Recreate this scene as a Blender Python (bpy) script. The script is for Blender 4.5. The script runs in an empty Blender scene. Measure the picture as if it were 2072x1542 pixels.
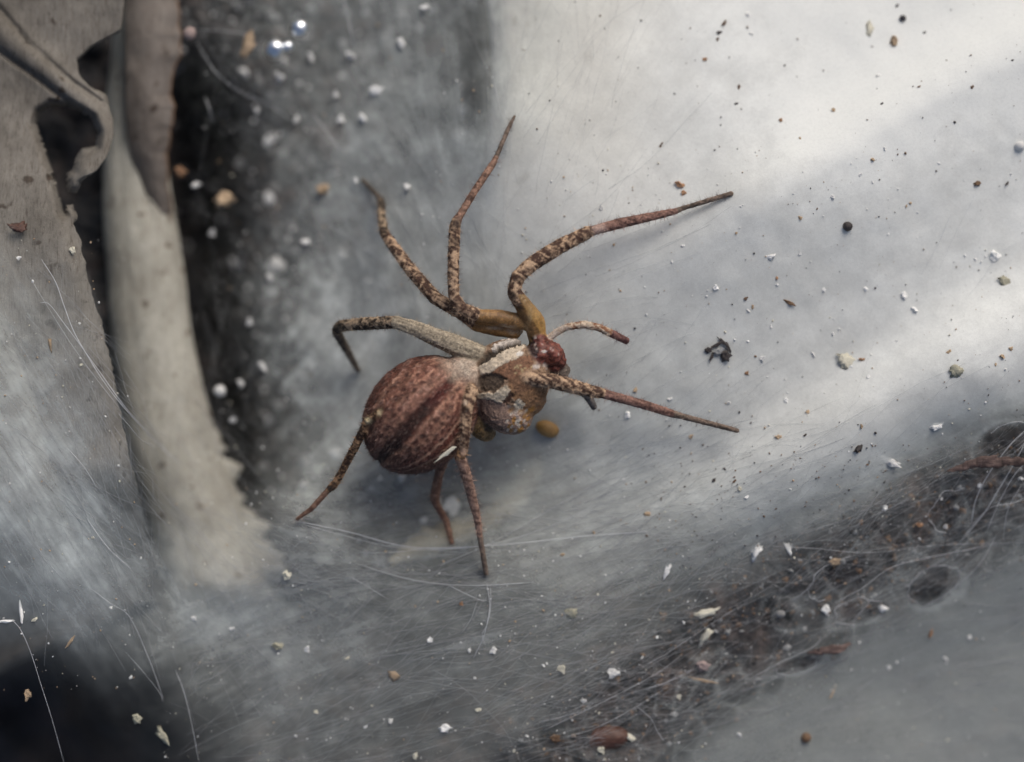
import bpy, bmesh, math, random
import numpy as np
from mathutils import Vector, Matrix

random.seed(7)
RNG = np.random.default_rng(11)
SC = bpy.context.scene
COL = SC.collection
SC.unit_settings.scale_length = 0.0022          # 1 unit is about 2 mm: a small spider

# ------------------------------------------------------------------ camera
CAM_H = 40.0
cam_d = bpy.data.cameras.new('camera')
cam = bpy.data.objects.new('camera', cam_d)
COL.objects.link(cam)
cam.location = (0, 0, CAM_H)
cam_d.sensor_width = 36.0
cam_d.lens = 36.0 * CAM_H / 20.72
cam_d.clip_start = 0.5
cam_d.clip_end = 400.0
cam_d.dof.use_dof = True
cam_d.dof.focus_distance = CAM_H - 0.35
cam_d.dof.aperture_fstop = cam_d.lens / 2000.0 / 0.95
SC.camera = cam

# ------------------------------------------------------------------ light
SUN_EL, SUN_AZ = math.radians(40), math.radians(26)     # azimuth from +Y towards +X
world = bpy.data.worlds.new('World')
SC.world = world
world.use_nodes = True
wn = world.node_tree
wn.nodes.clear()
sky = wn.nodes.new('ShaderNodeTexSky')
sky.sky_type = 'NISHITA'
sky.sun_disc = False
sky.sun_elevation = SUN_EL
sky.sun_rotation = SUN_AZ
sky.air_density = 0.8
sky.dust_density = 4.0
sky.ozone_density = 0.6
bg = wn.nodes.new('ShaderNodeBackground')
bg.inputs['Strength'].default_value = 0.072
wo = wn.nodes.new('ShaderNodeOutputWorld')
wn.links.new(sky.outputs[0], bg.inputs['Color'])
wn.links.new(bg.outputs[0], wo.inputs['Surface'])
sun_d = bpy.data.lights.new('sun', 'SUN')
sun_d.energy = 1.3
sun_d.angle = math.radians(40)
sun_d.color = (1.0, 0.975, 0.94)
sun = bpy.data.objects.new('sun', sun_d)
COL.objects.link(sun)
sdir = Vector((math.sin(SUN_AZ) * math.cos(SUN_EL), math.cos(SUN_AZ) * math.cos(SUN_EL), math.sin(SUN_EL)))
sun.rotation_euler = sdir.to_track_quat('Z', 'Y').to_euler()
sun.location = sdir * 60

vs = SC.view_settings
vs.view_transform = 'Standard'
vs.look = 'None'
vs.gamma = 1.0
vs.exposure = 0.45
vs.use_curve_mapping = False
SC.cycles.use_denoising = True
SC.cycles.transparent_max_bounces = 24
SC.cycles.max_bounces = 8
SC.cycles.sample_clamp_indirect = 4.0


# ------------------------------------------------------------------ helpers
def P(px, py, z=0.0):
    """a point on the photograph's grid, at its own height z"""
    s = (CAM_H - z) / CAM_H / 100.0
    return Vector(((px - 1036) * s, (771 - py) * s, z))


def PN(px, py, z):
    s = (CAM_H - z) / CAM_H / 100.0
    return np.stack([(px - 1036) * s, (771 - py) * s, z], -1)


def srgb(v):
    v = np.asarray(v, float) / 255.0
    return np.where(v <= 0.04045, v / 12.92, ((v + 0.055) / 1.055) ** 2.4)


def sstep(a, b, x):
    t = np.clip((x - a) / (b - a), 0, 1)
    return t * t * (3 - 2 * t)


def hash3(ix, iy, iz, seed):
    h = (ix.astype(np.int64) * 374761393 + iy.astype(np.int64) * 668265263 + iz.astype(np.int64) * 2147483647 + seed * 974711) & 0xffffffff
    h = ((h ^ (h >> 13)) * 1274126177) & 0xffffffff
    h = h ^ (h >> 16)
    return (h & 0xffff) / 65535.0


def vnoise(x, y, z=None, seed=0):
    x = np.asarray(x, float)
    y = np.asarray(y, float)
    if z is None:
        z = np.zeros_like(x)
    ix, iy, iz = np.floor(x), np.floor(y), np.floor(z)
    fx, fy, fz = x - ix, y - iy, z - iz
    fx, fy, fz = [f * f * (3 - 2 * f) for f in (fx, fy, fz)]
    r = 0
    for a in (0, 1):
        for b in (0, 1):
            for c in (0, 1):
                w = (fx if a else 1 - fx) * (fy if b else 1 - fy) * (fz if c else 1 - fz)
                r = r + w * hash3(ix + a, iy + b, iz + c, seed)
    return r


def fbm(x, y, z=None, seed=0, octv=4, gain=0.5):
    r, a, t = 0, 1.0, 0
    for o in range(octv):
        f = 2.03 ** o
        r = r + a * vnoise(x * f, y * f, None if z is None else z * f, seed + 17 * o)
        t += a
        a *= gain
    return r / t          # 0..1, mean 0.5


class TPS:
    def __init__(self, pts, reg=0.002):
        p = np.array(pts, float)
        self.c = p[:, :2] / 1000.0
        n = len(p)
        d = np.linalg.norm(self.c[:, None] - self.c[None], axis=-1)
        K = np.where(d > 0, d * d * np.log(d + 1e-12), 0) + reg * np.eye(n)
        Q = np.concatenate([np.ones((n, 1)), self.c], 1)
        A = np.zeros((n + 3, n + 3))
        A[:n, :n] = K
        A[:n, n:] = Q
        A[n:, :n] = Q.T
        b = np.concatenate([p[:, 2], np.zeros(3)])
        self.w = np.linalg.solve(A, b)

    def __call__(self, x, y):
        x = np.asarray(x, float) / 1000.0
        y = np.asarray(y, float) / 1000.0
        r = self.w[-3] + self.w[-2] * x + self.w[-1] * y
        for i, (cx, cy) in enumerate(self.c):
            d2 = (x - cx) ** 2 + (y - cy) ** 2 + 1e-12
            r = r + self.w[i] * 0.5 * d2 * np.log(d2)
        return r


def poly_dist(px, py, pts):
    """distance to a polyline and the parameter 0..1 along it"""
    best = np.full(np.shape(px), 1e9)
    par = np.zeros(np.shape(px))
    pts = np.array(pts, float)
    L = np.concatenate([[0], np.cumsum(np.linalg.norm(np.diff(pts, axis=0), axis=1))])
    for i in range(len(pts) - 1):
        a, b = pts[i], pts[i + 1]
        d = b - a
        t = np.clip(((px - a[0]) * d[0] + (py - a[1]) * d[1]) / (d @ d), 0, 1)
        dd = np.hypot(px - a[0] - t * d[0], py - a[1] - t * d[1])
        m = dd < best
        best = np.where(m, dd, best)
        par = np.where(m, (L[i] + t * (L[i + 1] - L[i])) / L[-1], par)
    return best, par


def mesh_np(name, V, F, mat=None, smooth=True, attrs=None):
    me = bpy.data.meshes.new(name)
    V = np.asarray(V, np.float32)
    F = np.asarray(F, np.int32)
    k = F.shape[1]
    me.vertices.add(len(V))
    me.vertices.foreach_set('co', V.ravel())
    me.loops.add(F.size)
    me.loops.foreach_set('vertex_index', F.ravel())
    me.polygons.add(len(F))
    me.polygons.foreach_set('loop_start', np.arange(0, F.size, k, dtype=np.int32))
    me.polygons.foreach_set('loop_total', np.full(len(F), k, np.int32))
    me.polygons.foreach_set('use_smooth', np.full(len(F), smooth))
    me.update(calc_edges=True)
    for an, av in (attrs or {}).items():
        av = np.asarray(av, np.float32)
        if av.ndim == 1:
            at = me.attributes.new(an, 'FLOAT', 'POINT')
            at.data.foreach_set('value', av)
        else:
            at = me.attributes.new(an, 'FLOAT_COLOR', 'POINT')
            if av.shape[1] == 3:
                av = np.concatenate([av, np.ones((len(av), 1), np.float32)], 1)
            at.data.foreach_set('color', av.ravel())
    if mat:
        me.materials.append(mat)
    return me


def put(name, me, parent=None, loc=None, **props):
    o = bpy.data.objects.new(name, me)
    COL.objects.link(o)
    o.parent = parent
    if loc is not None:
        o.location = loc
    for k, v in props.items():
        o[k] = v
    return o


def grid_faces(ny, nx, keep=None):
    i = np.arange(ny * nx).reshape(ny, nx)
    F = np.stack([i[:-1, :-1], i[1:, :-1], i[1:, 1:], i[:-1, 1:]], -1).reshape(-1, 4)
    if keep is not None:
        F = F[keep.ravel()[F].all(1)]
    return F


def catmull(pts, n=8):
    pts = np.array(pts, float)
    p = np.concatenate([[2 * pts[0] - pts[1]], pts, [2 * pts[-1] - pts[-2]]])
    out = []
    for i in range(1, len(p) - 2):
        for t in np.linspace(0, 1, n, endpoint=False):
            a, b, c, d = p[i - 1], p[i], p[i + 1], p[i + 2]
            out.append(0.5 * (2 * b + (c - a) * t + (2 * a - 5 * b + 4 * c - d) * t ** 2 + (3 * b - a - 3 * c + d) * t ** 3))
    out.append(p[-2])
    return np.array(out)


def tube(pts, rad, sides=8, flat=1.0):
    """closed swept tube; returns V, quads"""
    pts = np.array(pts, float)
    n = len(pts)
    rad = np.broadcast_to(np.asarray(rad, float), (n,))
    tan = np.gradient(pts, axis=0)
    tan /= np.linalg.norm(tan, axis=1)[:, None] + 1e-9
    up = np.array([0.0, 0.0, 1.0])
    V = []
    for i in range(n):
        s = np.cross(tan[i], up)
        if np.linalg.norm(s) < 1e-3:
            s = np.array([1.0, 0, 0])
        s /= np.linalg.norm(s)
        u = np.cross(s, tan[i])
        for k in range(sides):
            a = 2 * math.pi * k / sides
            V.append(pts[i] + rad[i] * (math.cos(a) * s + flat * math.sin(a) * u))
    V = np.array(V)
    F = []
    for i in range(n - 1):
        for k in range(sides):
            k2 = (k + 1) % sides
            F.append((i * sides + k, i * sides + k2, (i + 1) * sides + k2, (i + 1) * sides + k))
    # round off the ends with a centre vertex (degenerate quads avoided by using two tris as quads)
    c0, c1 = len(V), len(V) + 1
    V = np.concatenate([V, [pts[0] - tan[0] * rad[0] * 0.6], [pts[-1] + tan[-1] * rad[-1] * 0.6]])
    T = []
    for k in range(sides):
        k2 = (k + 1) % sides
        T.append((c0, k2, k))
        T.append((c1, (n - 1) * sides + k, (n - 1) * sides + k2))
    return V, np.array(F), np.array(T)


def tube_tris(pts, rad, sides=4, flat=1.0):
    V, F, T = tube(pts, rad, sides, flat)
    F3 = np.concatenate([F[:, [0, 1, 2]], F[:, [0, 2, 3]], T])
    return V, F3


# ------------------------------------------------------------------ materials
class NT:
    def __init__(self, name):
        self.m = bpy.data.materials.new(name)
        self.m.use_nodes = True
        self.t = self.m.node_tree
        self.t.nodes.clear()
        self.out = self.n('OutputMaterial')

    def n(self, kind, **kw):
        nd = self.t.nodes.new('ShaderNode' + kind)
        for k, v in kw.items():
            if k.startswith('i_'):
                nd.inputs[k[2:].replace('_', ' ')].default_value = v
            else:
                setattr(nd, k, v)
        return nd

    def l(self, a, b):
        self.t.links.new(a, b)

    def noise(self, scale, detail=4, rough=0.6, vec=None, stretch=None, rot=0.0):
        nd = self.n('TexNoise')
        nd.inputs['Scale'].default_value = scale
        nd.inputs['Detail'].default_value = detail
        nd.inputs['Roughness'].default_value = rough
        if vec is None:
            vec = self.n('TexCoord').outputs['Object']
        if stretch:
            mp = self.n('Mapping')
            mp.inputs['Rotation'].default_value = (0, 0, rot)
            mp.inputs['Scale'].default_value = stretch
            self.l(vec, mp.inputs['Vector'])
            vec = mp.outputs[0]
        self.l(vec, nd.inputs['Vector'])
        return nd

    def ramp(self, src, stops):
        r = self.n('ValToRGB')
        e = r.color_ramp.elements
        while len(e) < len(stops):
            e.new(0.5)
        for el, (p, c) in zip(e, stops):
            el.position = p
            el.color = (*c, 1) if len(c) == 3 else c
        self.l(src, r.inputs[0])
        return r

    def mixc(self, fac, a, b, blend='MIX'):
        m = self.n('Mix', data_type='RGBA', blend_type=blend)
        for src, idx in ((fac, 0), (a, 6), (b, 7)):
            if hasattr(src, 'is_output'):
                self.l(src, m.inputs[idx])
            else:
                m.inputs[idx].default_value = src if idx == 0 else (*src, 1)
        return m.outputs[2]

    def math(self, op, a, b=0.0, clamp=False):
        m = self.n('Math', operation=op, use_clamp=clamp)
        for s, i in ((a, 0), (b, 1)):
            if hasattr(s, 'is_output'):
                self.l(s, m.inputs[i])
            else:
                m.inputs[i].default_value = s
        return m.outputs[0]

    def bump(self, h, strength=0.4, dist=0.05):
        b = self.n('Bump')
        b.inputs['Strength'].default_value = strength
        b.inputs['Distance'].default_value = dist
        self.l(h, b.inputs['Height'])
        return b.outputs[0]


def speckled(name, c1, c2, scale=6.0, rough=0.8, bump=0.4, sss=0.0, coat=0.0):
    t = NT(name)
    n1 = t.noise(scale, 5, 0.65)
    col = t.ramp(n1.outputs[0], [(0.32, c1), (0.68, c2)])
    oi = t.n('ObjectInfo')
    v = t.math('MULTIPLY_ADD', oi.outputs['Random'], 0.35)
    t.t.nodes[-1].inputs[2].default_value = 0.82
    hs = t.n('HueSaturation')
    t.l(col.outputs[0], hs.inputs['Color'])
    t.l(v, hs.inputs['Value'])
    b = t.n('BsdfPrincipled')
    t.l(hs.outputs[0], b.inputs['Base Color'])
    b.inputs['Roughness'].default_value = rough
    b.inputs['Coat Weight'].default_value = coat
    if sss:
        b.inputs['Subsurface Weight'].default_value = sss
        b.inputs['Subsurface Radius'].default_value = (0.12, 0.07, 0.04)
    t.l(t.bump(n1.outputs[0], bump, 0.06), b.inputs['Normal'])
    t.l(b.outputs[0], t.out.inputs[0])
    return t.m


M = {}
M['white'] = speckled('white_crumb', (0.62, 0.61, 0.58), (0.9, 0.9, 0.88), 9, 0.7)
M['cream'] = speckled('cream_flake', (0.45, 0.42, 0.32), (0.75, 0.72, 0.6), 9, 0.7)
M['tan'] = speckled('tan_crumb', (0.30, 0.20, 0.12), (0.55, 0.42, 0.28), 9, 0.75)
M['orange'] = speckled('orange_crumb', (0.24, 0.115, 0.055), (0.42, 0.25, 0.14), 9, 0.7)
M['brown'] = speckled('brown_crumb', (0.06, 0.035, 0.02), (0.22, 0.13, 0.07), 9, 0.7)
M['dark'] = speckled('dark_crumb', (0.012, 0.01, 0.01), (0.07, 0.055, 0.05), 9, 0.55)
M['olive'] = speckled('olive_crumb', (0.26, 0.245, 0.17), (0.46, 0.44, 0.34), 9, 0.75)
M['pink'] = speckled('pinkish_crumb', (0.30, 0.20, 0.18), (0.52, 0.42, 0.38), 9, 0.75)
M['grey'] = speckled('grey_pebble', (0.16, 0.16, 0.16), (0.36, 0.36, 0.35), 7, 0.7)
M['redpebble'] = speckled('dark_red_pebble', (0.05, 0.02, 0.013), (0.13, 0.06, 0.04), 4, 0.5)
M['seed'] = speckled('amber_seed', (0.24, 0.13, 0.035), (0.36, 0.21, 0.07), 5, 0.5, 0.3, sss=0.15)
M['beadblack'] = speckled('black_bead', (0.008, 0.007, 0.012), (0.03, 0.025, 0.03), 5, 0.2, 0.1, coat=0.5)

# ---- silk sheet
t = NT('silk_sheet')
den = t.n('Attribute', attribute_name='silk_thickness_light')
tint = t.n('Attribute', attribute_name='silk_tint')
n1 = t.noise(16, 5, 0.75)
n2 = t.noise(60, 3, 0.7)
gr = t.math('MULTIPLY_ADD', n1.outputs[0], 0.34)
t.t.nodes[-1].inputs[2].default_value = 0.83
g2 = t.math('MULTIPLY_ADD', n2.outputs[0], 0.5)
t.t.nodes[-1].inputs[2].default_value = 0.75
a = t.math('MULTIPLY', t.math('MULTIPLY', den.outputs['Fac'], gr), g2, clamp=True)
dif = t.n('BsdfDiffuse')
tr = t.n('BsdfTranslucent')
t.l(tint.outputs['Color'], dif.inputs['Color'])
t.l(tint.outputs['Color'], tr.inputs['Color'])
nb = t.bump(n1.outputs[0], 0.12, 0.03)
t.l(nb, dif.inputs['Normal'])
ms = t.n('MixShader')
ms.inputs[0].default_value = 0.12
t.l(dif.outputs[0], ms.inputs[1])
t.l(tr.outputs[0], ms.inputs[2])
tp = t.n('BsdfTransparent')
mx = t.n('MixShader')
t.l(a, mx.inputs[0])
t.l(tp.outputs[0], mx.inputs[1])
t.l(ms.outputs[0], mx.inputs[2])
t.l(mx.outputs[0], t.out.inputs[0])
M['silk'] = t.m

t = NT('silk_thread')
b = t.n('BsdfPrincipled')
b.inputs['Base Color'].default_value = (0.72, 0.73, 0.75, 1)
b.inputs['Roughness'].default_value = 0.45
tp = t.n('BsdfTransparent')
mx = t.n('MixShader')
mx.inputs[0].default_value = 0.55
t.l(tp.outputs[0], mx.inputs[1])
t.l(b.outputs[0], mx.inputs[2])
t.l(mx.outputs[0], t.out.inputs[0])
M['thread'] = t.m
t = NT('silk_fibre')
b = t.n('BsdfDiffuse')
b.inputs['Color'].default_value = (0.6, 0.61, 0.62, 1)
tp = t.n('BsdfTransparent')
mx = t.n('MixShader')
mx.inputs[0].default_value = 0.40
t.l(tp.outputs[0], mx.inputs[1])
t.l(b.outputs[0], mx.inputs[2])
t.l(mx.outputs[0], t.out.inputs[0])
M['fibre'] = t.m

# ---- soil
t = NT('soil')
n1 = t.noise(1.1, 6, 0.65)
n2 = t.noise(7, 5, 0.7)
c1 = t.ramp(n1.outputs[0], [(0.3, (0.018, 0.020, 0.026)), (0.5, (0.042, 0.040, 0.041)), (0.72, (0.12, 0.088, 0.075))])
c2 = t.ramp(n2.outputs[0], [(0.35, (0.45, 0.45, 0.45)), (0.7, (1.5, 1.5, 1.5))])
col = t.mixc(1.0, c1.outputs[0], c2.outputs[0], 'MULTIPLY')
b = t.n('BsdfPrincipled')
t.l(col, b.inputs['Base Color'])
b.inputs['Roughness'].default_value = 0.85
t.l(t.bump(n2.outputs[0], 0.6, 0.12), b.inputs['Normal'])
t.l(b.outputs[0], t.out.inputs[0])
M['soil'] = t.m


def bark_mat(name, c_dark, c_mid, c_light, grain_rot, stain=0.5, rough=0.75, stretch=(1.0, 5.0, 1.0)):
    t = NT(name)
    g = t.noise(3.0, 6, 0.7, stretch=stretch, rot=grain_rot)
    n = t.noise(0.7, 4, 0.6)
    f = t.noise(14, 4, 0.75)
    c = t.ramp(g.outputs[0], [(0.25, c_dark), (0.5, c_mid), (0.75, c_light)])
    s = t.ramp(n.outputs[0], [(0.35, (1 - stain, 1 - stain * 1.05, 1 - stain * 1.1)), (0.6, (1, 1, 1))])
    col = t.mixc(1.0, c.outputs[0], s.outputs[0], 'MULTIPLY')
    s2 = t.ramp(f.outputs[0], [(0.28, (0.45, 0.42, 0.4)), (0.42, (1, 1, 1))])
    col = t.mixc(1.0, col, s2.outputs[0], 'MULTIPLY')
    p = t.noise(2.3, 3, 0.5)
    s3 = t.ramp(p.outputs[0], [(0.30, (0.32, 0.25, 0.2)), (0.36, (1, 1, 1))])
    col = t.mixc(1.0, col, s3.outputs[0], 'MULTIPLY')
    k = t.noise(9.0, 4, 0.7, stretch=(3.2, .35, 1.0), rot=grain_rot)
    s4 = t.ramp(k.outputs[0], [(0.34, (0.55, 0.5, 0.46)), (0.46, (1, 1, 1))])
    col = t.mixc(1.0, col, s4.outputs[0], 'MULTIPLY')
    b = t.n('BsdfPrincipled')
    t.l(col, b.inputs['Base Color'])
    b.inputs['Roughness'].default_value = rough
    h = t.math('ADD', t.math('ADD', g.outputs[0], f.outputs[0]), k.outputs[0])
    t.l(t.bump(h, 0.35, 0.05), b.inputs['Normal'])
    t.l(b.outputs[0], t.out.inputs[0])
    return t.m


M['bark'] = bark_mat('dry_bark', (0.13, 0.115, 0.095), (0.185, 0.168, 0.142), (0.24, 0.22, 0.188), 0.5, 0.4, stretch=(2.6, .9, 1))
M['stem'] = bark_mat('dry_stem', (0.36, 0.345, 0.29), (0.47, 0.455, 0.39), (0.54, 0.525, 0.46), 0.1, 0.25, stretch=(2.0, .6, 1))
M['leaf'] = bark_mat('curled_leaf', (0.15, 0.125, 0.105), (0.20, 0.172, 0.148), (0.24, 0.212, 0.185), 0.1, 0.25, stretch=(2.4, .6, 1))
M['stone'] = bark_mat('pale_panel', (0.52, 0.49, 0.45), (0.60, 0.575, 0.54), (0.66, 0.64, 0.61), 0.4, 0.12)
M['tanleaf'] = bark_mat('tan_leaf_scrap', (0.20, 0.165, 0.10), (0.33, 0.285, 0.19), (0.42, 0.37, 0.26), 0.3, 0.5)

# ------------------------------------------------------------------ height fields (photograph grid coordinates)
ZC = [(1300, 300, -.55), (1700, 100, -.75), (2000, 50, -.9), (1500, 450, -.2), (1900, 400, -.3), (1300, 650, -.35), (1700, 650, -.2),
      (2050, 600, -.1), (1500, 880, -.15), (1700, 850, 0), (2000, 780, .1), (1300, 1000, -.5), (1500, 1050, -.35), (1900, 950, -.3),
      (1700, 1150, -.55), (1400, 1300, -.6), (1800, 1380, -1.7), (2050, 1300, -1.7), (2000, 1530, -2.0), (1500, 1530, -1.1),
      (900, 850, -1.35), (1050, 600, -.7), (980, 1165, -.42), (600, 1055, -.3), (850, 1010, -1.35), (1100, 1000, -.9), (700, 1250, -.6),
      (900, 1400, -.5), (1100, 1300, -.45), (500, 1350, -.8), (730, 362, -2.2), (1040, 235, -.42), (1000, 100, -1.1), (600, 300, -3.1),
      (420, 500, -3.5), (450, 800, -3.2), (600, 700, -2.5), (725, 750, -1.85), (550, 950, -1.9), (700, 100, -3.0), (450, 50, -3.0),
      (50, 800, .3), (100, 1000, .3), (200, 1150, 0), (300, 1280, -.5), (450, 1240, -.85), (400, 1080, -1.2), (0, 1280, .2),
      (1483, 391, -.13), (1495, 872, -.1), (30, 400, .2), (200, 300, -1.5), (-250, 800, .6), (-250, 1400, .2), (2330, 400, -.3),
      (2330, 1300, -1.8), (2330, -250, -1.2), (1400, -250, -1.2), (600, -250, -3.2), (-250, -250, .4), (600, 1800, -.9),
      (1500, 1800, -1.6), (2330, 1800, -2.4), (-250, 1800, -.5), (1000, 1650, -.7)]
tps_z = TPS(ZC)
# folds on the right: slope along t, the direction across the folds
FT = np.array([200, 650, 850, 950, 1030, 1200, 1370, 1450, 1530, 1600, 1700, 2600], float)
FS = np.array([.05, .12, .08, .85, -.22, -.34, -.18, .85, .0, -.4, .0, .0]) / 100.0
_t = np.linspace(0, 2800, 1401)
_z = np.concatenate([[0], np.cumsum((np.interp(_t[1:], FT, FS) + np.interp(_t[:-1], FT, FS)) / 2 * np.diff(_t))])
_z -= np.interp(1200, _t, _z)


def silk_z(px, py):
    px = np.asarray(px, float)
    py = np.asarray(py, float)
    z = tps_z(px, py)
    tt = px * 0.4226 + py * 0.906 + 40 * np.sin(px / 260.0)
    w = sstep(1150, 1600, px) * (1 - sstep(1750, 2000, tt))
    z = z + w * np.interp(tt, _t, _z) * 0.9
    z = z + 0.10 * (fbm(px / 130, py / 130, seed=5, octv=3) - .5)
    return z


BARK_EDGE = np.array([(-300, 262), (0, 250), (60, 245), (92, 182), (120, 152), (150, 160), (185, 190), (210, 218), (240, 228), (275, 231), (310, 220),
                      (345, 196), (362, 160), (400, 132), (440, 146), (480, 160), (560, 178), (650, 203), (740, 222), (830, 243), (920, 262), (1000, 280),
                      (1080, 298), (1150, 305), (1220, 270), (1290, 150), (1340, 40), (1400, -80), (1560, -200), (1800, -260)], float)


def bark_z(px, py):
    z = 0.08 - 1.1 * sstep(540, 160, py) + 0.25 * (fbm(px / 170, py / 170, seed=31, octv=4) - .5)
    d1, u1 = poly_dist(px, py, [(-120, -40), (0, 62), (90, 140), (170, 208), (212, 262), (205, 320), (180, 345)])
    z = z + 0.20 * np.exp(-(d1 / 27.0) ** 2)
    d3, u3 = poly_dist(px, py, [(-60, -40), (0, 18), (60, 88), (150, 168), (205, 205)])
    z = z - 0.10 * np.exp(-(d3 / 5.0) ** 2)
    d2, u2 = poly_dist(px, py, [(-100, 30), (0, 104), (80, 160), (165, 228)])
    z = z - 0.14 * np.exp(-(d2 / 6.0) ** 2)
    edge = np.interp(py, BARK_EDGE[:, 0], BARK_EDGE[:, 1])
    z = z - 0.22 * sstep(45, 0, edge - px) ** 2 * sstep(380, 520, py)
    z = z - 4.5 * sstep(980, 1320, py + 0.35 * px) ** 1.3
    return z


def silk_full(px, py):
    z = silk_z(px, py)
    edge = np.interp(py, BARK_EDGE[:, 0], BARK_EDGE[:, 1])
    w = sstep(70, 8, px - edge) * sstep(1350, 1150, py)
    wd_ = sstep(70, 8, px - edge) * sstep(1340, 930, py) * sstep(360, 600, py)
    return np.maximum(z, np.maximum(bark_z(px, py) * w + z * (1 - w) + 0.09 * w, .16 * wd_ + z * (1 - wd_)))


# flow of the silk fibres: angle in photograph (degrees, up-right positive)
FL = [(1700, 400, 24), (2000, 800, 22), (1400, 900, 22), (1300, 1250, 27), (1700, 1200, 33), (900, 1150, 8), (700, 1350, 22), (450, 1300, 30), (150, 900, -58),
      (200, 1200, -55), (100, 600, -60), (330, 1100, -60), (450, 300, -45), (700, 250, -52), (900, 100, -85), (850, 450, -70), (600, 800, 50), (1100, 350, 60),
      (1250, 600, 26), (1900, 1450, 8), (500, 1050, -20), (1100, 1450, 20), (2072, 0, 24), (0, 0, -50), (0, 1542, -60)]
_fl = np.array(FL, float)


def flow(px, py):
    c = s = 0
    for x, y, a in _fl:
        w = 1.0 / ((px - x) ** 2 + (py - y) ** 2 + 60 ** 2) ** 1.5
        c = c + w * math.cos(2 * math.radians(a))
        s = s + w * math.sin(2 * math.radians(a))
    return 0.5 * np.arctan2(s, c)


# ------------------------------------------------------------------ ground
gx = np.concatenate([np.linspace(-5200, -330, 26)[:-1], np.arange(-330, 2402, 7), np.linspace(2402, 7200, 26)[1:]])
gy = np.concatenate([np.linspace(-5200, -330, 26)[:-1], np.arange(-330, 1872, 7), np.linspace(1872, 7200, 26)[1:]])
GX, GY = np.meshgrid(gx, gy)
BAND = [(900, 1700), (1150, 1545), (1330, 1400), (1500, 1270), (1700, 1150), (1880, 1060), (2072, 950), (2400, 780)]


def ground_z(px, py):
    z = np.full(np.shape(px), -4.6)
    z = z + 1.2 * (fbm(px / 260, py / 260, seed=3, octv=3) - .5)
    d, u = poly_dist(px, py, BAND)
    z = z + 3.85 * np.exp(-(d / 190.0) ** 4)
    z = z - 4.0 * np.exp(-((px - 400 - .09 * np.maximum(0, py - 500)) / 75.0) ** 2) * sstep(60, 260, py) * sstep(1150, 900, py)
    d2 = np.hypot((px - 880) / 330, (py - 1010) / 230)
    z = z + 1.8 * np.exp(-d2 ** 4)
    z = z - 6.0 * sstep(520, 250, px) * sstep(1180, 1400, py)
    n = fbm(px / 62, py / 62, seed=8, octv=5, gain=.55)
    z = z + 0.95 * (n - .5)
    r = np.abs(fbm(px / 30, py / 30, seed=9, octv=3) - .5)
    z = z + 0.35 * (0.5 - r)
    return np.where((py > -330) & (py < 1870) & (px > -330) & (px < 2400), np.minimum(z, silk_z(px, py) - 0.10 + 0.35 * np.maximum(0, n - .58)), z)


gz = ground_z(GX, GY)
put('ground', mesh_np('ground', PN(GX.ravel(), GY.ravel(), gz.ravel()), grid_faces(*GX.shape), M['soil']), kind='structure')

# ------------------------------------------------------------------ pale panel behind the silk, top centre to right
xs = np.arange(0, 1501, 12.0)
ys = np.arange(-400, 700, 12.0)
XX, YY = np.meshgrid(xs, ys)
edge = 982 + 10 * np.sin(YY / 90) + 0.02 * YY + 8 * (fbm(YY / 40, YY * 0, seed=2) - .5)
PX = edge + XX
PZ = np.minimum(silk_z(PX, YY) - 0.35, -1.25 + 0.15 * np.sin(PX / 300)) - 0.5 * sstep(40, 0, XX) - 1.8 * sstep(420, 690, YY)
V = PN(PX.ravel(), YY.ravel(), PZ.ravel())
F = grid_faces(*PX.shape)
o = put('panel', mesh_np('panel', V, F, M['stone']), label='smooth pale beige panel with a straight edge behind the silk at the top', category='panel')
md = o.modifiers.new('thickness', 'SOLIDIFY')
md.thickness = 0.5
md.offset = -1

# ------------------------------------------------------------------ spider web
web = put('spider_web', None, None, P(1000, 1300, -0.6), label='grey spider silk sheet stretched over the whole hollow around the spider', category='web')
web_inv = web.location.copy()
STEP = 4.0
sx = np.arange(-260, 2340, STEP)
sy = np.arange(-260, 1800, STEP)
SX, SY = np.meshgrid(sx, sy)
SZ = silk_full(SX, SY)
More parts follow.
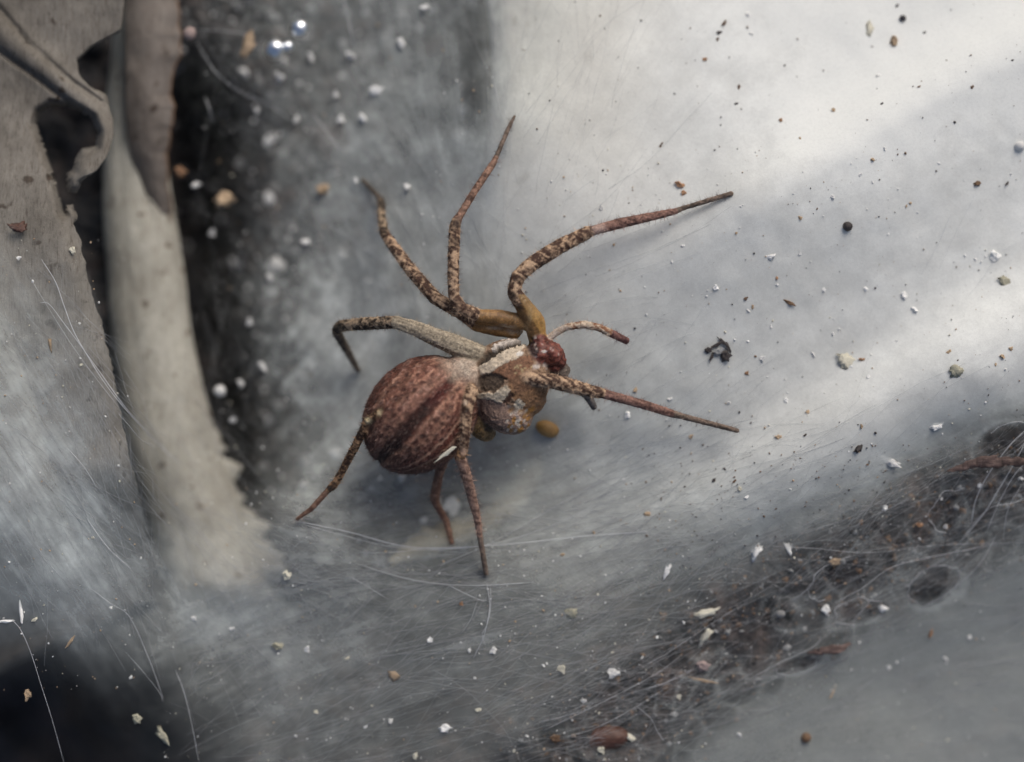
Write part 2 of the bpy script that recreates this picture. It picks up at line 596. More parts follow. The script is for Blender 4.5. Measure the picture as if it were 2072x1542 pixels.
# silk density from wanted brightness: real thickness, with fold light and shade painted in
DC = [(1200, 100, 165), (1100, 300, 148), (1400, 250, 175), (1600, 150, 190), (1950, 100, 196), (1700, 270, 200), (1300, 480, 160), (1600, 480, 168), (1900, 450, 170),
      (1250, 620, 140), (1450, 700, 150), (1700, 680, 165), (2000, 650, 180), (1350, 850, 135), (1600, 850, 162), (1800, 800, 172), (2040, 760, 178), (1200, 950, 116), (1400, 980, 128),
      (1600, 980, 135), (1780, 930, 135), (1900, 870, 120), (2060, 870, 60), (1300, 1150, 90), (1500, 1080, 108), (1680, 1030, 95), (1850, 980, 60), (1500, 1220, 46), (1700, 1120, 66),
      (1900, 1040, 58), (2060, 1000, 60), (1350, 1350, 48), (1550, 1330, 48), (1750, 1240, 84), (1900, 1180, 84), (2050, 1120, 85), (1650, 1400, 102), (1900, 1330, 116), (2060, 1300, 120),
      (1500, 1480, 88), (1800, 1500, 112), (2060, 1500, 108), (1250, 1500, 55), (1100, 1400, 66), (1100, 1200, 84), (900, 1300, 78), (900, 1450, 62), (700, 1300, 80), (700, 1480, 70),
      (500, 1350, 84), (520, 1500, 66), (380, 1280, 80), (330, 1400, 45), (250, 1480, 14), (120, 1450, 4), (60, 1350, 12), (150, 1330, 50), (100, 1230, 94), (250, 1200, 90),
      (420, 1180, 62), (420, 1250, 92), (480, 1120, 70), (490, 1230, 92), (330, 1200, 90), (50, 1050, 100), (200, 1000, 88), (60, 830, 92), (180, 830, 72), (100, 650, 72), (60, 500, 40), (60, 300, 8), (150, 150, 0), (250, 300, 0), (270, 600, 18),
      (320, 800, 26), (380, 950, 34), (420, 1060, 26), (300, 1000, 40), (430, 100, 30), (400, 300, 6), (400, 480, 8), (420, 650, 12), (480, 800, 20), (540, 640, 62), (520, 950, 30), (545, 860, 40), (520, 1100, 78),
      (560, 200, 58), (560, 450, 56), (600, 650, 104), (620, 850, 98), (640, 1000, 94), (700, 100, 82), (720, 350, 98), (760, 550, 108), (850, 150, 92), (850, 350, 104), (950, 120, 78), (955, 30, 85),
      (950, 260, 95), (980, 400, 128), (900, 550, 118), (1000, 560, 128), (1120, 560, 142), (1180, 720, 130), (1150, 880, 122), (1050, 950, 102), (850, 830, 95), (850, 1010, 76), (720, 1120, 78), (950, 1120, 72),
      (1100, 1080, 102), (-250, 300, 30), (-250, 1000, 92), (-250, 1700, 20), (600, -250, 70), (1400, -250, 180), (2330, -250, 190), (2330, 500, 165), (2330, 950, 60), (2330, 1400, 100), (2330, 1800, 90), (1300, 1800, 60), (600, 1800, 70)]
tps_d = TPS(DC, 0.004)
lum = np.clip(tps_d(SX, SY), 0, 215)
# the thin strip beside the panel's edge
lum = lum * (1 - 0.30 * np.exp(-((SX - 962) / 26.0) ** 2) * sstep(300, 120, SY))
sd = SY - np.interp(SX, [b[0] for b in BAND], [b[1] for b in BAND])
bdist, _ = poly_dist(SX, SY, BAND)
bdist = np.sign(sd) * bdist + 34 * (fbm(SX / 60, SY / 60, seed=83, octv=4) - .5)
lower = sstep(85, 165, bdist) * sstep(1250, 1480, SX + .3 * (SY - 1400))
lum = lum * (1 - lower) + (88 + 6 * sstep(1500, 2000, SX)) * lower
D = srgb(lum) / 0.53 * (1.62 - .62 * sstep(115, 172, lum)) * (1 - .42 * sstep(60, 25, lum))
# streaks: noise smeared along the fibre flow
ang = flow(SX, SY)
dx, dy = np.cos(ang), -np.sin(ang)
base = RNG.random(SX.shape)
base2 = fbm(SX / 14, SY / 14, seed=40, octv=2)
acc = np.zeros_like(base)
ii, jj = np.meshgrid(np.arange(SX.shape[0]), np.arange(SX.shape[1]), indexing='ij')
NS = 13
for k in range(-NS, NS + 1):
    i2 = np.clip(np.rint(ii + k * dy), 0, SX.shape[0] - 1).astype(int)
    j2 = np.clip(np.rint(jj + k * dx), 0, SX.shape[1] - 1).astype(int)
    acc += base[i2, j2] * 0.6 + base2[i2, j2] * 0.7
acc = (acc - acc.mean()) / acc.std()
clump = fbm(SX / 48, SY / 48, seed=50, octv=4, gain=.6)
clump = (clump - clump.mean()) / clump.std()
cl2 = fbm(SX / 18, SY / 18, seed=61, octv=3, gain=.6)
cl2 = (cl2 - cl2.mean()) / cl2.std()
thin = sstep(150, 75, lum)           # thin silk is patchier than dense silk
streak_amt = (0.012 + 0.11 * thin) * (1 - .75 * lower)
patch = ((0.0 + 0.09 * thin) * sstep(1500, 1000, SX + SY * 0.3) + 0.04) * (1 - .5 * lower)
deep = sstep(900, 500, SX) * sstep(1100, 800, SY) * sstep(300, 380, SX)
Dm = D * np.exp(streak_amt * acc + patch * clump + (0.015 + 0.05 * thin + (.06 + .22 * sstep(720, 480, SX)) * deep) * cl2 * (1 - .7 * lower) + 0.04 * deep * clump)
# ragged openings in the silk over the soil band
HOLES = [(1942, 1031, 62, 42, 8), (1704, 1166, 74, 36, 24), (1887, 1185, 54, 34, 20), (2036, 892, 58, 30, 20), (1738, 1238, 52, 24, 18), (1613, 1345, 44, 16, 15),
         (1216, 1487, 62, 32, 10), (1830, 1105, 26, 14, 20)]
for hx, hy, ra, rb, an in HOLES:
    c, s = math.cos(math.radians(an)), math.sin(math.radians(an))
    u = ((SX - hx) * c - (SY - hy) * s) / ra
    v = ((SX - hx) * s + (SY - hy) * c) / rb
    r = np.hypot(u, v) + 0.7 * (fbm(SX / 26, SY / 26, seed=int(hx)) - .5)
    Dm = Dm * (0.18 + 0.82 * sstep(0.6, 1.15, r)) * (1 + .7 * np.exp(-((r - 1.2) / 0.22) ** 2))
mesh_n = np.abs(fbm(SX / 30, SY / 30, seed=71, octv=3) - .5)
upm = np.exp(-((bdist + 12) / 78) ** 4)
Dm = Dm * (1 - upm * (.45 + .40 * sstep(0.02, 0.10, mesh_n)))
bsel = (np.abs(bdist - 25) < 190) & (SX > 1000)
bx, by = SX[bsel], SY[bsel]
cs, sn_ = math.cos(math.radians(32)), math.sin(math.radians(32))
wx = 90 * (fbm(bx / 120, by / 120, seed=95, octv=2) - .5)
wy = 90 * (fbm(bx / 120, by / 120, seed=96, octv=2) - .5)
ru, rv = (bx * cs - by * sn_) + wx, (bx * sn_ + by * cs) * 1.4 + wy
sp = 60.0
f1 = np.full(bx.shape, 1e9)
f2 = np.full(bx.shape, 1e9)
ci, cj = np.floor(ru / sp), np.floor(rv / sp)
for di in (-1, 0, 1):
    for dj in (-1, 0, 1):
        qx = (ci + di - .1 + 1.2 * hash3(ci + di, cj + dj, ci * 0, 5)) * sp
        qy = (cj + dj - .1 + 1.2 * hash3(ci + di, cj + dj, ci * 0, 6)) * sp
        dq = np.hypot(ru - qx, rv - qy) + 10 * (fbm(bx / 20, by / 20, seed=92, octv=2) - .5)
        f2 = np.where(dq < f1, f1, np.minimum(f2, dq))
        f1 = np.minimum(f1, dq)
net = np.exp(-((f2 - f1) / 5.0) ** 1.4) + .35 * np.exp(-((f2 - f1) / 22.0) ** 2)
lowm = np.exp(-((bdist - 70) / 85) ** 4) * sstep(1150, 1400, SX)
Dl = Dm[bsel]
nvar = 1.3 * sstep(.34, .66, fbm(bx / 55, by / 55, seed=93, octv=3))
Dm[bsel] = Dl * (1 - .55 * lowm[bsel]) + .11 * net * nvar * (lowm[bsel] + .35 * upm[bsel])
# the crack between bark and stem is open
be = np.interp(SY, BARK_EDGE[:, 0], BARK_EDGE[:, 1])
Dm = Dm * (1 - .8 * sstep(-4, 10, SX - be) * sstep(95, 45, SX - be) * sstep(360, 480, SY) * sstep(1120, 960, SY))
Dm = np.clip(Dm, 0.0, 0.97)
warm = sstep(1450, 1150, SX) * sstep(500, 200, SY) * sstep(950, 1020, SX)
cool = sstep(400, 150, SX) * sstep(600, 900, SY)
tintc = np.ones(SX.shape + (3,)) * np.array([0.855, 0.87, 0.835])
thinv = sstep(170, 90, lum)[..., None]
tintc = tintc * (1 - thinv * np.array([0.06, 0.025, 0.03]))
tintc = tintc * (1 - cool[..., None] * np.array([0.08, 0.05, 0.0]) - warm[..., None] * np.array([0.0, 0.02, 0.06]))
wp = np.array(web.location)
put('sheet', mesh_np('silk_sheet', PN(SX.ravel(), SY.ravel(), SZ.ravel()) - wp, grid_faces(*SX.shape), M['silk'], attrs={'silk_thickness_light': Dm.ravel(), 'silk_tint': tintc.reshape(-1, 3)}), web)


def sheet_top(px, py, lift=0.03):
    return float(silk_full(np.array([float(px)]), np.array([float(py)]))[0]) + lift


# single threads one can pick out
THREADS = [
    ([(600, 1055), (660, 1066), (720, 1080), (800, 1102), (870, 1109), (960, 1106), (1060, 1098), (1180, 1085), (1310, 1076)], .016, .10),
    ([(604, 1058), (690, 1082), (780, 1104), (880, 1112), (1000, 1100), (1120, 1062), (1210, 1020)], .009, .08),
    ([(720, 1118), (790, 1118), (860, 1112), (950, 1120)], .008, .06),
    ([(720, 1140), (790, 1162), (850, 1176), (910, 1183), (990, 1184), (1080, 1178)], .011, .05),
    ([(705, 1165), (740, 1185), (785, 1212)], .009, .05),
    ([(905, 1183), (950, 1205), (975, 1215), (985, 1214)], .010, .05),
    ([(985, 1180), (991, 1220), (988, 1250), (978, 1290), (958, 1332)], .013, .06),
    ([(992, 1185), (993, 1225), (986, 1262), (976, 1284), (982, 1306)], .010, .06),
    ([(966, 1215), (954, 1250), (934, 1282)], .007, .04),
    ([(885, 1145), (935, 1125), (990, 1100), (1060, 1062), (1150, 1010), (1240, 960)], .008, .05),
    ([(1140, 965), (1165, 935), (1180, 900)], .006, .04),
    ([(84, 525), (112, 570), (130, 620), (150, 672), (180, 725), (205, 765), (240, 812), (290, 868), (345, 925)], .014, .10),
    ([(82, 612), (100, 616), (130, 655), (160, 695), (200, 750), (252, 822), (305, 880), (370, 945)], .012, .10),
    ([(60, 560), (90, 610), (140, 690), (190, 760), (245, 830)], .006, .05),
    ([(240, 838), (262, 862), (286, 890), (320, 905)], .008, .15),
    ([(250, 745), (272, 780), (290, 810), (300, 850), (330, 900)], .007, .35),
    ([(135, 905), (170, 945), (195, 985)], .010, .04),
    ([(175, 1048), (200, 1085), (225, 1115), (264, 1150)], .012, .05),
    ([(185, 1192), (225, 1222), (262, 1248), (300, 1330), (330, 1412)], .010, .06),
    ([(255, 1320), (290, 1360), (322, 1400), (330, 1420)], .009, .05),
    ([(25, 1255), (42, 1275), (62, 1320), (85, 1392), (105, 1455), (130, 1545)], .015, .25),
    ([(355, 1355), (372, 1400), (388, 1465), (403, 1545)], .013, .15),
    ([(398, 85), (425, 130), (440, 150), (480, 182), (530, 205), (580, 235)], .014, .5),
    ([(398, 60), (450, 62), (505, 70)], .012, .4),
    ([(694, -10), (705, 40), (713, 75), (720, 108)], .016, .5),
    ([(632, 228), (660, 265), (697, 314)], .015, .35),
    ([(415, 195), (424, 222), (432, 250)], .018, .5),
    ([(640, 440), (690, 470), (740, 505), (790, 540)], .010, .2),
    ([(1100, 1478), (1180, 1440), (1260, 1400), (1330, 1362), (1380, 1325)], .008, .08),
    ([(1090, 1460), (1140, 1450), (1185, 1436)], .007, .05),
    ([(1140, 1492), (1200, 1475), (1270, 1440), (1350, 1390)], .007, .08),
    ([(1290, 1430), (1318, 1455), (1330, 1480), (1345, 1500)], .009, .06),
    ([(1300, 1350), (1360, 1315), (1440, 1262), (1500, 1225)], .007, .06),
    ([(1690, 1219), (1745, 1190), (1800, 1150), (1870, 1130), (2010, 1102)], .009, .08),
    ([(1560, 1105), (1650, 1110), (1760, 1118), (1900, 1103), (2072, 1098)], .006, .08),
    ([(1965, 1060), (1975, 1010), (2000, 960), (2040, 905), (2075, 870)], .016, .12),
    ([(1940, 1100), (1990, 1040), (2015, 1000), (2045, 950), (2078, 890)], .014, .14),
    ([(1995, 1080), (2020, 1020), (2050, 965), (2080, 930)], .011, .12),
    ([(2030, 1090), (2040, 1030), (2068, 980)], .009, .12),
    ([(2072, 1010), (2048, 1018), (2000, 1030), (1955, 1078)], .008, .12),
    ([(1722, 1262), (1745, 1235), (1770, 1205)], .008, .07),
    ([(1520, 1372), (1580, 1340), (1640, 1312), (1670, 1285)], .008, .07),
    ([(1865, 1230), (1910, 1205), (1960, 1165), (1990, 1130), (2015, 1085)], .010, .07),
    ([(1300, 1395), (1350, 1380), (1415, 1350)], .007, .06),
    ([(1865, 555), (1900, 490), (1925, 430)], .006, .03),
    ([(1955, 605), (1990, 560), (2025, 510), (2060, 490)], .005, .03),
    ([(1900, 545), (1925, 490), (1975, 390)], .004, .03),
]
for pts, r, lift in THREADS:
    if pts[0][1] > 1240 and pts[0][0] < 400:
        r *= .65
    c = catmull(pts, 7)
    z = silk_full(c[:, 0], c[:, 1]) + 0.02 + lift * np.sin(np.linspace(0, math.pi, len(c))) ** 0.7
    c3 = PN(c[:, 0], c[:, 1], z)
    n = len(c3)
    rr = .62 * r * (0.55 + 0.6 * fbm(np.arange(n) * .5, np.zeros(n), seed=int(pts[0][0])))
    rr[:2] *= .6
    rr[-2:] *= .6
    V, F = tube_tris(c3 - wp, rr, 5)
    put('thread', mesh_np('thread', V, F, M['thread']), web)
# rim of each opening: a loose, broken edge of silk
for hi, (hx, hy, ra, rb, an) in enumerate(HOLES[:6]):
    c, s = math.cos(math.radians(an)), math.sin(math.radians(an))
    for rep in range(1):
        k = int(RNG.integers(16, 30))
        th = np.linspace(0, 2 * math.pi, 40)[:k] + RNG.uniform(0, 6.28)
        rr = 1.04 + 0.10 * rep + 0.7 * (fbm(np.cos(th) * 1.6 + 5, np.sin(th) * 1.6 + 5, seed=int(hx) + rep, octv=3) - .5)
        u, v = rr * np.cos(th) * ra, rr * np.sin(th) * rb
        x, y = hx + u * c + v * s, hy - u * s + v * c
        z = silk_full(x, y) + 0.03
        V, F = tube_tris(PN(x, y, z) - wp, 0.003 + 0.004 * np.abs(np.sin(th * 2)), 4)
        put('thread', mesh_np('thread', V, F, M['thread']), web)

# the mass of fine fibres
NF = 1900
grp = RNG.random(NF)
fx = np.where(grp < .30, RNG.uniform(1050, 2120, NF), np.where(grp < .75, RNG.uniform(330, 1250, NF), np.where(grp < .94, RNG.uniform(-60, 420, NF), RNG.uniform(1150, 2100, NF))))
fx = np.where(grp >= .94, RNG.uniform(1100, 2000, NF), fx)
fy = np.where(grp < .30, RNG.uniform(880, 1540, NF), np.where(grp < .75, np.where(RNG.random(NF) < .6, RNG.uniform(1000, 1560, NF), RNG.uniform(0, 1100, NF)), np.where(grp < .94, RNG.uniform(520, 1430, NF), RNG.uniform(950, 1500, NF))))
ok = ~((fx > 150) & (fx < 380) & (fy < 700)) & ~((fx < 340) & (fy > 1120))
fx, fy, grp = fx[ok], fy[ok], grp[ok]
NF, NP = len(fx), 12
fl_len = RNG.uniform(80, 420, NF)
fa = flow(fx, fy) + RNG.normal(0, .28, NF)
curl = RNG.normal(0, .022, NF)
path = np.zeros((NF, NP, 2))
for k in range(NP):
    path[:, k, 0], path[:, k, 1] = fx, fy
    fx = fx + np.cos(fa) * fl_len / NP
    fy = fy - np.sin(fa) * fl_len / NP
    fa = fa + curl + RNG.normal(0, .05, NF)
fz_ = silk_full(path[..., 0], path[..., 1]) + RNG.uniform(.005, .03, (NF, 1)) + RNG.uniform(0, .06, (NF, 1)) * np.sin(np.linspace(0, math.pi, NP))
pth = PN(path[..., 0], path[..., 1], fz_) - wp
fr_ = RNG.uniform(.0014, .0036, NF)
VV, FF, nv = [], [], 0
for q in range(NF):
    V, F = tube_tris(pth[q], fr_[q], 3)
    VV.append(V)
    FF.append(F + nv)
    nv += len(V)
put('fine_fibres', mesh_np('fine_fibres', np.concatenate(VV), np.concatenate(FF), M['fibre']), web, kind='stuff')

# ------------------------------------------------------------------ bark on the left with its hole and rolled rim
ys = np.arange(-320, 1700, 4.0)
us = np.linspace(0, 1, 150)
UU, YY = np.meshgrid(us, ys)
edge = np.interp(YY, BARK_EDGE[:, 0], BARK_EDGE[:, 1])
edge = edge + 7 * (fbm(YY / 17, YY * 0, seed=13, octv=3) - .5) * sstep(0, 40, np.abs(YY - 270))
BX = -340 + UU * (edge + 340)
BZ = bark_z(BX, YY)
HOLE = [(75, 250), (82, 228), (105, 216), (135, 216), (160, 226), (185, 240), (196, 268), (192, 296), (165, 300), (150, 322), (146, 345), (132, 352), (136, 400), (130, 432), (118, 380), (104, 330), (88, 290)]


def inside(px, py, poly):
    r = np.zeros(np.shape(px), bool)
    n = len(poly)
    for i in range(n):
        (x1, y1), (x2, y2) = poly[i], poly[(i + 1) % n]
        r ^= ((y1 > py) != (y2 > py)) & (px < (x2 - x1) * (py - y1) / (y2 - y1 + 1e-9) + x1)
    return r


hd, _ = poly_dist(BX, YY, HOLE + HOLE[:1])
keep = ~inside(BX, YY, HOLE)
BZ = BZ - 0.45 * np.exp(-(hd / 9.0) ** 2)
# pull the rim vertices onto the outline so that the hole's edge is smooth
rim = np.array(HOLE + HOLE[:1], float)
near = keep & (hd < 4.3)
for i, j in zip(*np.nonzero(near)):
    best = None
    for a, b in zip(rim[:-1], rim[1:]):
        d = b - a
        tt = np.clip(((BX[i, j] - a[0]) * d[0] + (YY[i, j] - a[1]) * d[1]) / (d @ d), 0, 1)
        q = a + tt * d
        dd = np.hypot(BX[i, j] - q[0], YY[i, j] - q[1])
        if best is None or dd < best[0]:
            best = (dd, q)
    BX[i, j], YY[i, j] = best[1]
o = put('bark_strip', mesh_np('bark_strip', PN(BX.ravel(), YY.ravel(), BZ.ravel()), grid_faces(*BX.shape, keep), M['bark']),
        label='grey brown bark strip with a dark hole and rolled rim along the left edge', category='bark')
md = o.modifiers.new('thickness', 'SOLIDIFY')
md.thickness = 0.16
md.offset = -1

# ------------------------------------------------------------------ dry beige stem beside it
SC_ = np.array([(288, -60, 52), (286, 100, 55), (276, 200, 56), (272, 300, 58), (280, 420, 66), (292, 520, 72), (305, 650, 76), (325, 780, 80), (350, 900, 88), (385, 1000, 92),
                (415, 1090, 92), (440, 1180, 95), (470, 1280, 98), (500, 1400, 100), (530, 1520, 95)], float)
sc = catmull(SC_, 14)
TH = np.linspace(-0.62 * math.pi, 0.62 * math.pi, 46)
CX, THG = np.meshgrid(sc[:, 0], TH, indexing='ij')
CY, _g = np.meshgrid(sc[:, 1], TH, indexing='ij')
RR, _g = np.meshgrid(sc[:, 2], TH, indexing='ij')
zc = -3.7 - 0.0002 * (CY - 300) - 4.5 * sstep(1170, 1420, CY)
rag = 1 + 1.5 * np.maximum(0, fbm(CY / 22.0, CY * 0, seed=21, octv=4) - .42) * sstep(820, 960, CY)
RR = RR * (1 + 0.08 * (fbm(CY / 70, THG * 1.5, seed=22) - .5))
lip = THG > 0.42 * math.pi
RR = RR * (1 + .05 * (fbm(CY / 30, THG * 5, seed=27, octv=3) - .5)) - 5 * np.exp(-((THG + .5) / .07) ** 2) * fbm(CY / 60, CY * 0, seed=28)
STX = CX + RR * np.sin(THG) * np.where(lip, rag, 1)
groove = 0.22 * np.exp(-((THG - 0.28) / 0.13) ** 2) * sstep(480, 300, CY)
STZ = zc + np.where(lip, RR / 100 * .85 * math.cos(.42 * math.pi) - .1 * (THG - .42 * math.pi), RR / 100 * .85 * np.cos(THG) - groove)
Vx = PN(STX.ravel(), CY.ravel(), STZ.ravel())
o = put('dry_stem', mesh_np('dry_stem', Vx, grid_faces(len(sc), len(TH)), M['stem']), label='pale beige dry stem with a ragged right edge beside the dark hollow', category='stem')
md = o.modifiers.new('thickness', 'SOLIDIFY')
md.thickness = 0.12
md.offset = 0

M['rustedge'] = speckled('rusty_edge', (0.14, 0.075, 0.04), (0.27, 0.16, 0.09), 6, 0.8)
# curled leaf lobe with brown edge at the top
LE = np.array([(-80, 358), (0, 357), (60, 364), (110, 362), (150, 348), (190, 342), (215, 352), (240, 347), (280, 340), (330, 336), (400, 342), (470, 346), (640, 372)], float)
ys = np.arange(-80, 640, 5.0)
us = np.linspace(0, 1, 24)
UU, YY = np.meshgrid(us, ys)
LX0 = 252 + 75 * sstep(200, 640, YY)
LX1 = np.interp(YY, LE[:, 0], LE[:, 1]) + 9 * (fbm(YY / 14, YY * 0, seed=16, octv=2) - .5)
LX = LX0 + UU * (LX1 - LX0)
LZ = -2.6 + 0.22 * np.sin(UU * math.pi) - 0.25 * UU - 0.0012 * YY * (1 - UU) - 1.1 * sstep(220, 640, YY) + 0.1 * fbm(LX / 40, YY / 60, seed=4)
o = put('curled_leaf', mesh_np('curled_leaf', PN(LX.ravel(), YY.ravel(), LZ.ravel()), grid_faces(*LX.shape), M['leaf']), label='brownish curled dry leaf lobe with a thin orange edge above the stem', category='leaf')
md = o.modifiers.new('thickness', 'SOLIDIFY')
md.thickness = 0.07
ed = np.stack([LX[:, -1], YY[:, -1], LZ[:, -1] - .03], -1)
V, F = tube_tris(PN(ed[:, 0], ed[:, 1], ed[:, 2]), 0.03, 6)
put('edge', mesh_np('leaf_edge', V, F, M['rustedge']), o)

# scrap of tan leaf under the silk below the spider
cc = catmull([(790, 1140), (840, 1108), (900, 1085), (970, 1062), (1030, 1020), (1075, 960), (1085, 925)], 8)
wd = np.interp(np.linspace(0, 1, len(cc)), [0, .25, .5, .75, 1], [6, 26, 20, 22, 8])
tg = np.gradient(cc, axis=0)
tg /= np.linalg.norm(tg, axis=1)[:, None]
nr = np.stack([-tg[:, 1], tg[:, 0]], -1)
vv = np.linspace(-1, 1, 9)
V = []
for i in range(len(cc)):
    for v in vv:
        q = cc[i] + nr[i] * v * wd[i] * (1 + .15 * math.sin(i * 1.7))
        z = float(silk_z(np.array([q[0]]), np.array([q[1]]))[0]) - 0.55 - 0.25 * v * v
        V.append(P(q[0], q[1], z))
o = put('leaf_scrap', mesh_np('leaf_scrap', np.array(V), grid_faces(len(cc), 9), M['tanleaf']), label='curved yellowish tan leaf scrap under the silk below the spider', category='leaf')
md = o.modifiers.new('thickness', 'SOLIDIFY')
md.thickness = 0.05

# reddish bark sliver in the soil band at the right edge
M['sliver'] = bark_mat('reddish_sliver', (0.035, 0.022, 0.02), (0.11, 0.07, 0.06), (0.26, 0.185, 0.165), 0.1, 0.5)
for pts, rmax, lb in (([(1915, 958, -.2), (1960, 940, -.1), (2005, 934, -.06), (2050, 934, -.1), (2110, 922, -.2)], .13, 'reddish bark sliver on the soil band at the right edge'),
                      ([(1635, 1324, -1.0), (1665, 1316, -.92), (1695, 1313, -.93), (1722, 1304, -1.05)], .10, 'small rusty red bark sliver at the lower edge of the soil band')):
    c = catmull(pts, 12)
    n = len(c)
    c[:, 1] += 10 * (fbm(np.arange(n) / 4.0, np.zeros(n), seed=3) - .5)
    rr = rmax * np.sin(np.linspace(.1, math.pi - .1, n)) ** .8 * (.72 + .5 * fbm(np.arange(n) / 5, np.zeros(n), seed=6))
    V, F = tube_tris(PN(c[:, 0], c[:, 1], c[:, 2]), rr, 14, 0.35)
    V = V + .11 * (fbm(V[:, 0] * 9, V[:, 1] * 14, V[:, 2] * 9, 8)[:, None] - .5)
    put('bark_sliver', mesh_np('bark_sliver', V, F, M['sliver']), label=lb, category='bark')


# ------------------------------------------------------------------ spider
STY = {   # dark, light, weight of light
    'amber': ((0.16, 0.085, 0.03), (0.32, 0.18, 0.07)), 'mottle': ((0.062, 0.030, 0.019), (0.47, 0.32, 0.205)),
    'dmottle': ((0.032, 0.021, 0.014), (0.34, 0.25, 0.165)), 'olive': ((0.032, 0.025, 0.02), (0.14, 0.11, 0.085)),
    'brown': ((0.06, 0.029, 0.02), (0.28, 0.165, 0.115)), 'tarsus': ((0.06, 0.043, 0.032), (0.20, 0.145, 0.11)),
    'redbrown': ((0.06, 0.026, 0.02), (0.27, 0.15, 0.115)), 'pale': ((0.11, 0.088, 0.06), (0.38, 0.32, 0.235)),
    'rust': ((0.10, 0.046, 0.03), (0.24, 0.14, 0.095)), 'palp': ((0.36, 0.27, 0.2), (0.5, 0.42, 0.35)),
    'palpm': ((0.20, 0.085, 0.04), (0.5, 0.4, 0.3)), 'palpd': ((0.07, 0.028, 0.026), (0.19, 0.09, 0.075)),
    'grey': ((0.05, 0.045, 0.045), (0.17, 0.15, 0.14)), 'bronze': ((0.042, 0.020, 0.011), (0.36, 0.21, 0.11)), 'tanb': ((0.10, 0.05, 0.036), (0.34, 0.215, 0.16)),
}
LEGS = [
    [(1050, 670, .15, 17, 'amber'), (1005, 662, .22, 20, 'amber'), (965, 655, .30, 17, 'mottle'), (940, 638, .32, 14, 'mottle'), (880, 603, .2, 14.5, 'mottle'), (830, 545, -.2, 13.5, 'mottle'),
     (790, 490, -.65, 12, 'mottle'), (777, 470, -.85, 10.5, 'dmottle'), (772, 440, -1.2, 9, 'dmottle'), (772, 408, -1.6, 9, 'olive'), (764, 396, -1.7, 6, 'olive'), (732, 362, -2.1, 4, 'olive')],
    [(1075, 655, .35, 17, 'amber'), (1010, 643, .45, 18, 'amber'), (968, 640, .5, 15, 'mottle'), (932, 622, .6, 13, 'mottle'), (918, 600, .6, 12, 'mottle'), (917, 540, .65, 12.5, 'mottle'), (920, 462, .6, 12.5, 'mottle'),
     (922, 450, .58, 11, 'brown'), (932, 434, .5, 8, 'brown'), (962, 384, .3, 8, 'brown'), (996, 334, 0, 7.5, 'brown'), (1004, 318, -.05, 5.5, 'tarsus'), (1030, 257, -.25, 5, 'tarsus'), (1042, 234, -.32, 3.2, 'tarsus')],
    [(1088, 690, .3, 19, 'amber'), (1082, 652, .42, 23, 'amber'), (1056, 614, .58, 18, 'mottle'), (1040, 592, .65, 15, 'mottle'), (1046, 562, .65, 15, 'mottle'), (1075, 535, .6, 16, 'mottle'), (1130, 500, .5, 16, 'mottle'),
     (1188, 471, .4, 14, 'mottle'), (1199, 467, .4, 10.5, 'redbrown'), (1250, 453, .3, 11.5, 'redbrown'), (1320, 438, .15, 9.5, 'redbrown'), (1368, 427, .05, 7, 'tarsus'), (1380, 422, .04, 5.5, 'tarsus'), (1482, 391, -.06, 5.6, 'tarsus')],
    [(1040, 764, .72, 13, 'mottle'), (1075, 766, .78, 14, 'mottle'), (1120, 772, .75, 16, 'mottle'), (1170, 785, .6, 15, 'mottle'), (1212, 795, .5, 12.5, 'mottle'), (1222, 797, .5, 10.5, 'redbrown'), (1300, 818, .3, 10, 'redbrown'),
     (1360, 837, .2, 9, 'tarsus'), (1375, 841, .18, 7, 'tarsus'), (1494, 872, -.02, 5.4, 'tarsus')],
    [(1015, 738, .30, 20, 'pale'), (960, 716, .40, 24, 'pale'), (900, 690, .5, 21, 'pale'), (835, 663, .53, 15, 'pale'), (800, 652, .5, 14, 'dmottle'), (740, 655, .0, 13.5, 'dmottle'), (690, 659, -.5, 12.5, 'dmottle'),
     (680, 670, -.7, 11, 'olive'), (700, 705, -1.2, 9, 'olive'), (725, 750, -1.75, 6, 'olive')],
    [(800, 812, .95, 8, 'bronze'), (768, 836, .92, 9.5, 'bronze'), (745, 852, .75, 10, 'bronze'), (710, 920, .3, 9, 'bronze'), (682, 973, .05, 8, 'bronze'), (671, 986, .0, 9, 'bronze'), (663, 993, -.02, 6.3, 'rust'),
     (630, 1030, -.12, 6, 'rust'), (600, 1051, -.22, 4, 'rust')],
    [(958, 785, .85, 14, 'mottle'), (946, 822, 1.0, 12, 'mottle'), (942, 870, 1.0, 10, 'mottle'), (938, 912, .85, 10, 'bronze'), (930, 925, .78, 12, 'tanb'), (942, 955, .62, 11.5, 'tanb'), (956, 1010, .3, 10.5, 'tanb'),
     (965, 1045, .12, 8.5, 'tanb'), (971, 1085, -.03, 6.5, 'tarsus'), (984, 1163, -.36, 5.6, 'tarsus')],
    [(902, 920, -.1, 11, 'rust'), (888, 960, -.4, 10, 'rust'), (879, 1008, -.62, 10.5, 'rust'), (884, 1022, -.68, 8, 'rust'), (903, 1055, -.85, 8, 'rust'), (915, 1100, -1.0, 5, 'rust')],
    [(1100, 694, .32, 8, 'palp'), (1125, 673, .36, 8, 'palp'), (1148, 661, .4, 7.5, 'palpm'), (1182, 657, .4, 8.2, 'palpm'), (1212, 663, .35, 8.2, 'palpm'), (1236, 674, .3, 9, 'palpd'), (1270, 691, .2, 8, 'palpd')],
    [(1140, 768, .15, 11, 'grey'), (1188, 797, .0, 11, 'grey'), (1203, 826, -.15, 7, 'grey')],
]
